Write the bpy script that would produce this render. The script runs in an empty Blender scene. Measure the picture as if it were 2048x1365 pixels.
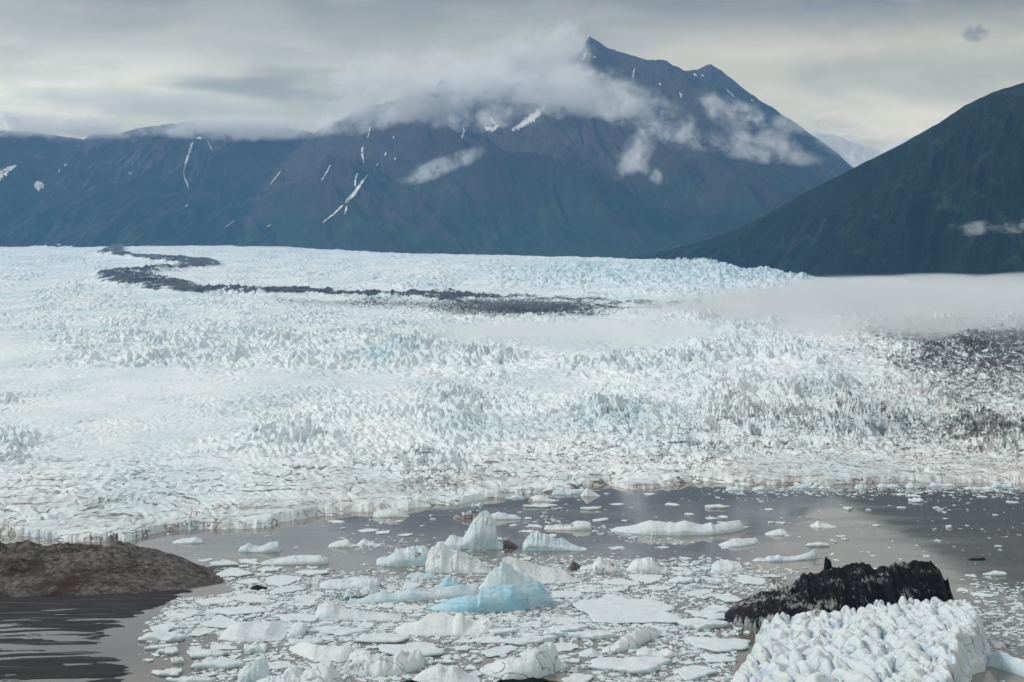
import bpy, math, random
import numpy as np
from mathutils import Vector

# ------------------------------------------------------------------ camera, world, sun, exposure
F, CX, HY, H = 3300.0, 1024.0, 620.0, 100.0       # focal length in photo pixels, centre column, horizon row, camera height (m)
sc = bpy.context.scene
cam_d = bpy.data.cameras.new("camera"); cam = bpy.data.objects.new("camera", cam_d)
sc.collection.objects.link(cam); sc.camera = cam
cam.location = (0, 0, H); cam.rotation_euler = (math.radians(90), 0, 0)
cam_d.sensor_width = 36.0; cam_d.lens = 36.0 * F / 2048.0
cam_d.shift_y = -(682.5 - HY) / 2048.0
cam_d.clip_start = 1.0; cam_d.clip_end = 90000.0

SUN_EL, SUN_AZ = math.radians(36), math.radians(-78)   # azimuth measured from +Y towards +X
world = bpy.data.worlds.new("World"); sc.world = world; world.use_nodes = True
nt = world.node_tree; nt.nodes.clear()
def N(t, kind, **kw):
    n = t.nodes.new(kind)
    for k, v in kw.items(): setattr(n, k, v)
    return n
class G:
    """tiny helper for shader maths"""
    def __init__(s, t): s.t = t
    def put(s, sock, v):
        if isinstance(v, bpy.types.NodeSocket): s.t.links.new(v, sock)
        elif v is not None: sock.default_value = v
    def m(s, op, a, b=None, c=None, clamp=False):
        n = N(s.t, 'ShaderNodeMath', operation=op, use_clamp=clamp)
        for i, v in enumerate((a, b, c)):
            if v is not None: s.put(n.inputs[i], v)
        return n.outputs[0]
    def v(s, op, a, b=None):
        n = N(s.t, 'ShaderNodeVectorMath', operation=op)
        s.put(n.inputs[0], a)
        if b is not None: s.put(n.inputs[1], b)
        return n.outputs[1] if op in ('DOT_PRODUCT', 'LENGTH') else n.outputs[0]
    def noise(s, vec, scale=1.0, detail=4.0, rough=0.55, dist=0.0, col=False):
        n = N(s.t, 'ShaderNodeTexNoise'); s.put(n.inputs['Vector'], vec)
        n.inputs['Scale'].default_value = scale; n.inputs['Detail'].default_value = detail
        n.inputs['Roughness'].default_value = rough; n.inputs['Distortion'].default_value = dist
        return n.outputs['Color'] if col else n.outputs['Fac']
    def ss(s, x, a, b, lo=0.0, hi=1.0):
        n = N(s.t, 'ShaderNodeMapRange', interpolation_type='SMOOTHSTEP')
        s.put(n.inputs[0], x); s.put(n.inputs[1], a); s.put(n.inputs[2], b)
        n.inputs[3].default_value = lo; n.inputs[4].default_value = hi
        return n.outputs[0]
    def mix(s, f, a, b, mode='MIX'):
        n = N(s.t, 'ShaderNodeMix', data_type='RGBA', blend_type=mode)
        s.put(n.inputs[0], f); s.put(n.inputs[6], col4(a)); s.put(n.inputs[7], col4(b))
        return n.outputs[2]
    def ramp(s, x, pts):
        n = N(s.t, 'ShaderNodeValToRGB'); s.put(n.inputs[0], x)
        e = n.color_ramp.elements
        while len(e) > 1: e.remove(e[-1])
        e[0].position = pts[0][0]; e[0].color = col4(pts[0][1])
        for p, c in pts[1:]:
            q = e.new(p); q.color = col4(c)
        return n.outputs[0]
    def attr(s, name):
        n = N(s.t, 'ShaderNodeAttribute', attribute_name=name); return n.outputs['Fac']
    def sep(s, v):
        n = N(s.t, 'ShaderNodeSeparateXYZ'); s.put(n.inputs[0], v); return n.outputs
    def comb(s, x, y, z):
        n = N(s.t, 'ShaderNodeCombineXYZ')
        for i, q in enumerate((x, y, z)): s.put(n.inputs[i], q)
        return n.outputs[0]
def col4(c):
    if isinstance(c, bpy.types.NodeSocket): return c
    if isinstance(c, (int, float)): return (c, c, c, 1)
    return tuple(c) + (1,) if len(c) == 3 else tuple(c)

g = G(nt)
tc = N(nt, 'ShaderNodeTexCoord'); D = tc.outputs['Generated']
sx, sy, sz = g.sep(D)
sky = N(nt, 'ShaderNodeTexSky', sky_type='NISHITA', sun_disc=False, sun_elevation=SUN_EL, sun_rotation=SUN_AZ)
az = g.m('DIVIDE', sx, g.m('MAXIMUM', sy, 0.2))
warp = g.noise(g.v('MULTIPLY', D, (5, 5, 14)), 1.0, 3.0, 0.5, col=True)
P = g.v('ADD', g.v('MULTIPLY', D, (3.2, 3.2, 17.0)), g.v('MULTIPLY', warp, (1.1, 1.1, 1.1)))
n1 = g.noise(P, 1.0, 5.0, 0.52)
n2 = g.noise(g.v('MULTIPLY', D, (6, 6, 40)), 1.0, 4.0, 0.5)
zz = g.m('ADD', sz, g.m('MULTIPLY', g.m('SUBTRACT', n1, 0.5), 0.07))
base = g.ramp(zz, [(0.0, (0.74, 0.68, 0.56)), (0.07, (0.74, 0.69, 0.58)), (0.105, (0.84, 0.79, 0.66)),
                   (0.135, (0.87, 0.815, 0.70)), (0.156, (0.60, 0.565, 0.495)), (0.182, (0.40, 0.375, 0.35)), (0.23, (0.60, 0.57, 0.50)),
                   (0.30, (0.58, 0.56, 0.51)), (0.55, (0.60, 0.59, 0.57)), (1.0, (0.72, 0.72, 0.72))])
# right side: beige, calmer cloud under a darker purple-grey deck
right = g.ss(az, 0.02, 0.16)
beige = g.ramp(zz, [(0.0, (0.76, 0.67, 0.52)), (0.10, (0.83, 0.75, 0.60)), (0.15, (0.80, 0.72, 0.58)), (0.172, (0.34, 0.31, 0.29)), (0.195, (0.38, 0.345, 0.32)),
                    (0.24, (0.66, 0.59, 0.50)), (0.55, (0.62, 0.60, 0.57)), (1.0, (0.72, 0.72, 0.72))])
base = g.mix(right, base, beige)
# dark stratus streaks low on the left
streak = g.m('MULTIPLY', g.ss(n2, 0.47, 0.66), g.m('MULTIPLY', g.ss(sz, 0.10, 0.122), g.ss(sz, 0.155, 0.135)))
base = g.mix(g.m('MULTIPLY', streak, g.ss(az, 0.02, -0.15)), base, (0.50, 0.465, 0.40))
lowb = g.m('MULTIPLY', g.m('MULTIPLY', g.ss(sz, 0.10, 0.118), g.ss(sz, 0.131, 0.12)), g.ss(az, -0.16, -0.25))
base = g.mix(g.m('MULTIPLY', lowb, g.ss(n2, 0.35, 0.6)), base, (0.95, 0.89, 0.76))
base = g.mix(g.ss(sz, 0.45, 0.2), base, g.mix(1.0, base, (1.08, 1.025, 0.90), 'MULTIPLY'))
n3 = g.noise(g.v('ADD', g.v('MULTIPLY', D, (9.0, 9.0, 34.0)), g.v('MULTIPLY', warp, (2.2, 2.2, 2.2))), 1.0, 5.0, 0.58)
patt = g.m('MULTIPLY', g.ss(n1, 0.36, 0.66, 0.74, 1.16), g.ss(n3, 0.34, 0.66, 0.86, 1.12))
base = g.mix(1.0, base, g.comb(patt, patt, patt), 'MULTIPLY')
mixw = g.mix(0.90, g.mix(1.0, sky.outputs[0], (0.09, 0.09, 0.09), 'MULTIPLY'), base)
bg = N(nt, 'ShaderNodeBackground'); g.put(bg.inputs[0], mixw); bg.inputs[1].default_value = 1.0
wo = N(nt, 'ShaderNodeOutputWorld'); nt.links.new(bg.outputs[0], wo.inputs[0])

sun_d = bpy.data.lights.new("sun", 'SUN'); sun = bpy.data.objects.new("sun", sun_d); sc.collection.objects.link(sun)
sun_d.energy = 1.85; sun_d.angle = math.radians(12); sun_d.color = (1.0, 0.97, 0.93)
sd = Vector((math.sin(SUN_AZ) * math.cos(SUN_EL), math.cos(SUN_AZ) * math.cos(SUN_EL), math.sin(SUN_EL)))
sun.rotation_euler = sd.to_track_quat('Z', 'Y').to_euler()

sc.view_settings.view_transform = 'Standard'; sc.view_settings.look = 'None'
sc.view_settings.exposure = 0.2; sc.view_settings.gamma = 1.0
cy = sc.cycles
cy.use_denoising = True
try: cy.denoiser = 'OPENIMAGEDENOISE'
except Exception: pass
cy.max_bounces = 6; cy.diffuse_bounces = 3; cy.glossy_bounces = 2; cy.transmission_bounces = 2
cy.volume_bounces = 4; cy.transparent_max_bounces = 8
cy.volume_step_rate = 1.0; cy.volume_max_steps = 256
cy.use_adaptive_sampling = True; cy.adaptive_threshold = 0.02

# ------------------------------------------------------------------ helpers
rng = np.random.default_rng(7); random.seed(7)
ANG = np.linspace(0, 2 * np.pi, 257)[:256]
GC, GS = np.cos(ANG).astype(np.float32), np.sin(ANG).astype(np.float32)
def hsh(ix, iy, seed):
    h = ix.astype(np.uint32) * np.uint32(374761393) + iy.astype(np.uint32) * np.uint32(668265263) + np.uint32((seed * 974711 + 1013) & 0xffffffff)
    h = (h ^ (h >> np.uint32(13))) * np.uint32(1274126177)
    return ((h ^ (h >> np.uint32(16))) & np.uint32(255)).astype(np.int64)
def pn(x, y, seed=0):
    """2-D gradient noise, about -0.7..0.7"""
    x, y = np.broadcast_arrays(np.asarray(x, np.float32), np.asarray(y, np.float32))
    fx, fy = np.floor(x), np.floor(y)
    ix, iy = fx.astype(np.int64), fy.astype(np.int64)
    x, y = x - fx, y - fy
    u, v = x * x * x * (x * (x * 6 - 15) + 10), y * y * y * (y * (y * 6 - 15) + 10)
    def gr(a, b, dx, dy):
        h = hsh(ix + a, iy + b, seed); return GC[h] * dx + GS[h] * dy
    a = gr(0, 0, x, y); b = gr(1, 0, x - 1, y); c = gr(0, 1, x, y - 1); d = gr(1, 1, x - 1, y - 1)
    a = a + u * (b - a); c = c + u * (d - c)
    return a + v * (c - a)
def fbm(x, y, seed=0, o=4, r=0.5):
    s, a = 0, 1.0
    for i in range(o):
        s = s + a * pn(x, y, seed + i * 17); x, y, a = x * 2.03, y * 2.03, a * r
    return s
def ridged(x, y, seed=0, o=3, r=0.5):
    s, a, t = 0, 1.0, 0
    for i in range(o):
        s = s + a * np.clip(1 - 2.2 * np.abs(pn(x, y, seed + i * 31)), 0, 1); t += a; x, y, a = x * 2.07, y * 2.07, a * r
    return s / t
def sm(x, a, b):
    t = np.clip((np.asarray(x, float) - a) / (b - a), 0, 1); return t * t * (3 - 2 * t)
def lin(pts, x):
    p = np.array(pts, float); return np.interp(x, p[:, 0], p[:, 1])
def dist_of(py): return H * F / (np.asarray(py, float) - HY)       # distance of a lake-level point seen at row py
def ground(px, py):
    Y = dist_of(py); return (px - CX) / F * Y, Y
def link(o): sc.collection.objects.link(o); return o
def tag(o, label, cat=None, group=None, kind=None):
    o['label'] = label
    if cat: o['category'] = cat
    if group: o['group'] = group
    if kind: o['kind'] = kind
    return o
def mesh_np(name, co, faces, mat, smooth=True, attrs=None, parent=None):
    """co (n,3), faces (m,4) arrays -> object"""
    me = bpy.data.meshes.new(name)
    co = np.ascontiguousarray(co, np.float32); faces = np.ascontiguousarray(faces, np.int32)
    k = faces.shape[1]
    me.vertices.add(len(co)); me.vertices.foreach_set('co', co.ravel())
    me.loops.add(faces.size); me.loops.foreach_set('vertex_index', faces.ravel())
    me.polygons.add(len(faces)); me.polygons.foreach_set('loop_start', np.arange(0, faces.size, k, dtype=np.int32))
    try: me.polygons.foreach_set('loop_total', np.full(len(faces), k, np.int32))
    except Exception: pass
    me.polygons.foreach_set('use_smooth', np.full(len(faces), smooth))
    for a, val in (attrs or {}).items():
        at = me.attributes.new(a, 'FLOAT', 'POINT'); at.data.foreach_set('value', np.ascontiguousarray(val, np.float32).ravel())
    me.update(calc_edges=True); me.validate()
    me.materials.append(mat)
    o = link(bpy.data.objects.new(name, me))
    if parent: o.parent = parent
    return o
def grid_faces(nr, nc):
    i = np.arange(nr * nc).reshape(nr, nc)
    return np.stack([i[:-1, :-1], i[:-1, 1:], i[1:, 1:], i[1:, :-1]], -1).reshape(-1, 4)
def set_origin(o, p):
    """move an object's origin to p without moving its shape"""
    p = Vector(p); me = o.data
    co = np.empty(len(me.vertices) * 3, np.float32); me.vertices.foreach_get('co', co)
    co = co.reshape(-1, 3) - np.array(p, np.float32); me.vertices.foreach_set('co', co.ravel()); me.update()
    o.location = p
def new_mat(name):
    m = bpy.data.materials.new(name); m.use_nodes = True; t = m.node_tree; t.nodes.clear()
    out = N(t, 'ShaderNodeOutputMaterial'); p = N(t, 'ShaderNodeBsdfPrincipled')
    t.links.new(p.outputs[0], out.inputs[0])
    return m, t, G(t), p, out
def bump(t, g, h, strength, dist):
    b = N(t, 'ShaderNodeBump'); b.inputs['Strength'].default_value = strength; b.inputs['Distance'].default_value = dist
    g.put(b.inputs['Height'], h); return b.outputs[0]

# ------------------------------------------------------------------ materials
def mat_glacier():
    m, t, g, p, o = new_mat('glacier_ice')
    pos = N(t, 'ShaderNodeNewGeometry').outputs['Position']
    c = g.mix(g.ss(g.noise(g.v('MULTIPLY', pos, (0.008, 0.004, 0.03)), 1, 7, 0.66), 0.38, 0.66), (0.80, 0.85, 0.845), (0.60, 0.715, 0.735))
    bl = g.m('MULTIPLY', g.attr('blue'), g.ss(g.noise(g.v('MULTIPLY', pos, (0.15, 0.04, 0.1)), 1, 3, 0.6), 0.3, 0.6, 0.35, 1.0), clamp=True)
    c = g.mix(bl, c, (0.27, 0.53, 0.68))
    # thin dirt bands in old crevasse lines
    w = g.noise(g.v('MULTIPLY', pos, (0.02, 0.012, 0.0)), 1, 3, 0.5, col=True)
    q = g.v('ADD', g.v('MULTIPLY', pos, (0.022, 0.034, 0.05)), g.v('MULTIPLY', w, (2.2, 2.2, 0)))
    q = g.v('ADD', g.v('MULTIPLY', pos, (0.013, 0.017, 0.05)), g.v('MULTIPLY', w, (1.3, 1.3, 0)))
    fr = g.m('FRACT', g.m('MULTIPLY', g.noise(q, 1, 3.0, 0.5), 9.0))
    ln = g.m('ABSOLUTE', g.m('SUBTRACT', fr, 0.5))
    q2 = g.v('ADD', g.v('MULTIPLY', pos, (0.035, 0.05, 0.1)), g.v('MULTIPLY', w, (3.0, 3.0, 0)))
    ln2 = g.m('ABSOLUTE', g.m('SUBTRACT', g.noise(q2, 1, 2.5, 0.5), 0.48))
    brk = g.noise(g.v('MULTIPLY', pos, (0.009, 0.010, 0.03)), 1, 5, 0.62)
    la = g.m('MULTIPLY', g.ss(ln, 0.085, 0.02), g.ss(brk, 0.41, 0.53))
    lb = g.m('MULTIPLY', g.ss(ln2, 0.016, 0.003), g.ss(brk, 0.62, 0.50))
    lines = g.m('MULTIPLY', g.m('MAXIMUM', la, lb), g.attr('lines'), clamp=True)
    c = g.mix(g.m('MULTIPLY', lines, 0.92), c, (0.10, 0.083, 0.074))
    # broad dust and rubble
    nd = g.noise(g.v('MULTIPLY', pos, (0.16, 0.06, 0.16)), 1, 6, 0.8)
    d = g.attr('dirt')
    df = g.ss(nd, g.m('SUBTRACT', 0.80, g.m('MULTIPLY', d, 0.62)), g.m('SUBTRACT', 0.95, g.m('MULTIPLY', d, 0.62)))
    c = g.mix(g.m('MULTIPLY', df, g.ss(d, 0.02, 0.3)), c, (0.024, 0.025, 0.029))
    dust = g.m('MULTIPLY', g.attr('dust'), g.ss(nd, 0.3, 0.75))
    c = g.mix(dust, c, (0.33, 0.285, 0.25))
    g.put(p.inputs['Base Color'], c); p.inputs['Roughness'].default_value = 0.55
    p.inputs['Specular IOR Level'].default_value = 0.3
    g.put(p.inputs['Normal'], bump(t, g, g.noise(g.v('MULTIPLY', pos, (0.3, 0.15, 0.3)), 1, 4, 0.65), 0.5, 1.5))
    return m
def mat_ice(name, white, blue, dirtc, streak=1.0):
    """floating ice: white weathered top, blue fresh ice (attr blue), debris (attr dirt), teal wet rim at the waterline"""
    m, t, g, p, o = new_mat(name)
    geo = N(t, 'ShaderNodeNewGeometry'); pos = geo.outputs['Position']
    tcn = N(t, 'ShaderNodeTexCoord'); ob = tcn.outputs['Object']
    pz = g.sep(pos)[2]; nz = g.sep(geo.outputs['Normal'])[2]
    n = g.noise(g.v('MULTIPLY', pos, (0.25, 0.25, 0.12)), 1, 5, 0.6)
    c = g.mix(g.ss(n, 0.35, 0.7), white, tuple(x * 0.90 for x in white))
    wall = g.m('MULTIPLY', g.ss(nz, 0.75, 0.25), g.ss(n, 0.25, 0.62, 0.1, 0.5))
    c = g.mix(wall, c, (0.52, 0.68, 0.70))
    bl = g.m('MULTIPLY', g.attr('blue'), g.ss(g.noise(g.v('MULTIPLY', pos, (0.14, 0.14, 0.55)), 1, 5, 0.65), 0.3, 0.65, 0.25, 1.0), clamp=True)
    c = g.mix(bl, c, blue)
    # debris
    nd = g.noise(g.v('ADD', g.v('MULTIPLY', pos, (1.1, 0.6, 0.16) if name == 'debris_ice' else (0.7, 0.5, 0.2)), g.v('MULTIPLY', g.noise(pos, 0.1, 2, 0.5, col=True), (2.0, 2.0, 1.0))), 1, 7, 0.72)
    d = g.attr('dirt')
    df = g.ss(nd, g.m('SUBTRACT', 0.76, g.m('MULTIPLY', d, 0.62)), g.m('SUBTRACT', 0.92, g.m('MULTIPLY', d, 0.60)))
    c = g.mix(g.m('MULTIPLY', df, g.ss(d, 0.02, 0.2)), c, dirtc)
    # thin dark crack / dirt bands through the ice
    w = g.noise(pos, 0.06, 2, 0.5, col=True)
    ln = g.m('ABSOLUTE', g.m('SUBTRACT', g.noise(g.v('ADD', g.v('MULTIPLY', pos, (0.09, 0.09, 0.06)), g.v('MULTIPLY', w, (1.5, 1.5, 0.5))), 1, 2, 0.5), 0.5))
    c = g.mix(g.m('MULTIPLY', g.ss(ln, 0.012, 0.002), g.m('MULTIPLY', g.attr('lines'), 0.8 * streak), clamp=True), c, (0.09, 0.085, 0.08))
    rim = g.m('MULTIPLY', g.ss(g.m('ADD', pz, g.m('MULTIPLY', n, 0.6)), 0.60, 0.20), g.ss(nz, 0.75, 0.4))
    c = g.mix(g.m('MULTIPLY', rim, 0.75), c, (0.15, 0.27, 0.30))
    g.put(p.inputs['Base Color'], c); p.inputs['Roughness'].default_value = 0.5; p.inputs['Specular IOR Level'].default_value = 0.05 if name == 'debris_ice' else 0.3
    g.put(p.inputs['Normal'], bump(t, g, g.noise(pos, 0.7, 6, 0.7), 0.6, 0.8))
    return m
def mat_mountain(name, low, high, rock, z0, z1, scale=1.0, scree=(0.24, 0.20, 0.20), lush=(0.05, 0.085, 0.045), hmask=1.0):
    m, t, g, p, o = new_mat(name)
    pos = N(t, 'ShaderNodeNewGeometry').outputs['Position']; pz = g.sep(pos)[2]
    n = g.noise(g.v('MULTIPLY', pos, (0.0022 * scale,) * 3), 1, 6, 0.62)
    n2 = g.noise(g.v('MULTIPLY', pos, (0.016 * scale, 0.004 * scale, 0.007 * scale)), 1, 7, 0.68)
    h = g.ss(g.m('ADD', pz, g.m('MULTIPLY', g.m('SUBTRACT', n, 0.5), 1500.0)), z0, z1)
    c = g.mix(h, low, high)
    c = g.mix(g.m('MULTIPLY', g.ss(n2, 0.45, 0.68), g.m('ADD', 0.22, g.m('MULTIPLY', h, 0.6))), c, rock)
    gu = g.attr('gully'); br = g.noise(g.v('MULTIPLY', pos, (0.006 * scale,) * 3), 1, 5, 0.65)
    c = g.mix(g.m('MULTIPLY', g.ss(gu, 0.36, 0.16), g.ss(br, 0.36, 0.58)), c, scree)
    c = g.mix(g.m('MULTIPLY', g.ss(gu, 0.55, 0.85), 0.6), c, tuple(q * 0.5 for q in high))
    c = g.mix(g.m('MULTIPLY', g.ss(g.noise(g.v('MULTIPLY', pos, (0.005 * scale, 0.003 * scale, 0.005 * scale)), 1, 6, 0.66), 0.52, 0.66), g.m('SUBTRACT', 1.0, g.m('MULTIPLY', h, hmask))), c, lush)
    g.put(p.inputs['Base Color'], c); p.inputs['Roughness'].default_value = 0.95; p.inputs['Specular IOR Level'].default_value = 0.1
    g.put(p.inputs['Normal'], bump(t, g, g.noise(g.v('MULTIPLY', pos, (0.02, 0.01, 0.02)), 1, 6, 0.7), 1.0, 45.0))
    return m
def mat_snow():
    m, t, g, p, o = new_mat('old_snow')
    pos = N(t, 'ShaderNodeNewGeometry').outputs['Position']
    c = g.mix(g.ss(g.noise(pos, 0.02, 5, 0.6), 0.35, 0.7), (0.82, 0.83, 0.84), (0.62, 0.60, 0.58))
    g.put(p.inputs['Base Color'], c); p.inputs['Roughness'].default_value = 0.9
    return m
def mat_water():
    m, t, g, p, o = new_mat('silty_water')
    pos = N(t, 'ShaderNodeNewGeometry').outputs['Position']
    n = g.noise(g.v('MULTIPLY', pos, (0.004, 0.012, 0)), 1, 4, 0.6)
    c = g.mix(g.ss(n, 0.35, 0.65), (0.155, 0.137, 0.116), (0.195, 0.175, 0.150))
    g.put(p.inputs['Base Color'], c)
    p.inputs['IOR'].default_value = 1.45; p.inputs['Specular IOR Level'].default_value = 0.5
    g.put(p.inputs['Roughness'], g.ss(g.noise(g.v('MULTIPLY', pos, (0.006, 0.03, 0)), 1, 4, 0.6), 0.4, 0.65, 0.03, 0.10))
    g.put(p.inputs['Normal'], bump(t, g, g.noise(g.v('MULTIPLY', pos, (0.25, 0.6, 0)), 1, 3, 0.5), 0.01, 0.4))
    return m
def mat_mud():
    m, t, g, p, o = new_mat('wet_silt')
    pos = N(t, 'ShaderNodeNewGeometry').outputs['Position']
    n = g.noise(g.v('MULTIPLY', pos, (0.04, 0.6, 0)), 1, 6, 0.68)
    c = g.mix(g.ss(n, 0.35, 0.7), (0.018, 0.018, 0.020), (0.038, 0.037, 0.038))
    c = g.mix(g.m('MULTIPLY', g.ss(g.noise(g.v('MULTIPLY', pos, (0.02, 0.3, 0)), 1, 4, 0.6), 0.56, 0.68), 0.7), c, (0.14, 0.135, 0.135))
    g.put(p.inputs['Base Color'], c); p.inputs['Roughness'].default_value = 0.75; p.inputs['Specular IOR Level'].default_value = 0.12
    g.put(p.inputs['Normal'], bump(t, g, n, 0.3, 0.3))
    return m
def mat_gravel():
    m, t, g, p, o = new_mat('moraine_gravel')
    pos = N(t, 'ShaderNodeNewGeometry').outputs['Position']
    n = g.noise(pos, 0.45, 6, 0.72); big = g.noise(g.v('MULTIPLY', pos, (0.06, 0.09, 0.12)), 1, 4, 0.6)
    c = g.mix(g.ss(n, 0.35, 0.66), (0.05, 0.047, 0.044), (0.20, 0.187, 0.170))
    veg = g.m('MULTIPLY', g.ss(big, 0.47, 0.6), g.ss(g.noise(pos, 0.6, 4, 0.7), 0.35, 0.6))
    c = g.mix(g.m('MULTIPLY', veg, 0.9), c, (0.032, 0.027, 0.018))
    c = g.mix(g.m('MULTIPLY', g.attr('veg'), g.ss(n, 0.25, 0.55, 0.5, 1.0), clamp=True), c, (0.040, 0.024, 0.016))
    sp = N(t, 'ShaderNodeTexVoronoi'); sp.inputs['Scale'].default_value = 0.7; g.put(sp.inputs['Vector'], pos)
    c = g.mix(g.m('MULTIPLY', g.ss(sp.outputs['Distance'], 0.16, 0.08), g.ss(g.sep(sp.outputs['Color'])[0], 0.80, 0.9)), c, (0.42, 0.40, 0.38))
    g.put(p.inputs['Base Color'], c); p.inputs['Roughness'].default_value = 0.95; p.inputs['Specular IOR Level'].default_value = 0.15
    g.put(p.inputs['Normal'], bump(t, g, n, 0.9, 1.2))
    return m
def mat_cloud(name, dens, freq, lo, hi, gain, core, colr=(0.985, 0.985, 0.985), aniso=0.3, power=1.0):
    m = bpy.data.materials.new(name); m.use_nodes = True; t = m.node_tree; t.nodes.clear(); g = G(t)
    out = N(t, 'ShaderNodeOutputMaterial'); v = N(t, 'ShaderNodeVolumePrincipled')
    ob = N(t, 'ShaderNodeTexCoord').outputs['Object']
    pos = N(t, 'ShaderNodeNewGeometry').outputs['Position']
    r2 = g.v('DOT_PRODUCT', ob, ob)
    n = g.m('ADD', g.m('MULTIPLY', g.noise(g.v('MULTIPLY', pos, freq), 1.0, 2.0, 0.5, 0.8), 0.55), g.m('MULTIPLY', g.noise(g.v('MULTIPLY', pos, tuple(q * 3.3 for q in freq)), 1.0, 5.0, 0.65, 0.8), 0.45))
    f = g.m('ADD', g.m('MULTIPLY', g.m('SUBTRACT', 1.0, r2), core), g.m('MULTIPLY', g.m('SUBTRACT', n, 0.5), gain))
    f = g.m('MULTIPLY', g.ss(f, lo, hi), g.ss(r2, 1.0, 0.35))
    g.put(v.inputs['Density'], g.m('MULTIPLY', f, dens))
    v.inputs['Color'].default_value = col4(colr); v.inputs['Anisotropy'].default_value = aniso
    t.links.new(v.outputs[0], out.inputs['Volume'])
    return m

M_GL = mat_glacier()
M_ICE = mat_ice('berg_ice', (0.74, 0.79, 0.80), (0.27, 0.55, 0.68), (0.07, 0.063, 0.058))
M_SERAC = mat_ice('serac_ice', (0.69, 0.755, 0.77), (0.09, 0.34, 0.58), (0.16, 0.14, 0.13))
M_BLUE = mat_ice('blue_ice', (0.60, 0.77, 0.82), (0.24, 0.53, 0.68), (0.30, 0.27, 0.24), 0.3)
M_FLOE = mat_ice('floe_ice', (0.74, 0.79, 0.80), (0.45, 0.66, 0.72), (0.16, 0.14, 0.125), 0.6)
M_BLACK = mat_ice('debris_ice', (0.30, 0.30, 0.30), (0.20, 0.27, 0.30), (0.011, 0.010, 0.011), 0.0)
M_MT = mat_mountain('far_slope', (0.024, 0.040, 0.024), (0.094, 0.067, 0.075), (0.150, 0.112, 0.113), 450, 1150)
M_MTR = mat_mountain('near_slope', (0.004, 0.010, 0.007), (0.009, 0.010, 0.010), (0.040, 0.029, 0.026), 300, 1000, 2.2, (0.050, 0.040, 0.036), (0.028, 0.050, 0.026), 0.5)
M_SNOW = mat_snow(); M_WATER = mat_water(); M_MUD = mat_mud(); M_GRAVEL = mat_gravel()

# ------------------------------------------------------------------ ground and lake
def sheet(name, x0, x1, y0, y1, z, mat):
    return mesh_np(name, [(x0, y0, z), (x1, y0, z), (x1, y1, z), (x0, y1, z)], [(0, 1, 2, 3)], mat, False)
tag(sheet('ground', -20000, 20000, -3000, 30000, -12.0, M_MUD), 'dark silt bed under the lake and the glacier', kind='structure')
tag(sheet('lake', -2500, 2500, 60, 1400, 0.0, M_WATER), 'grey brown silty glacier lake full of floating ice', kind='structure')

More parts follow.
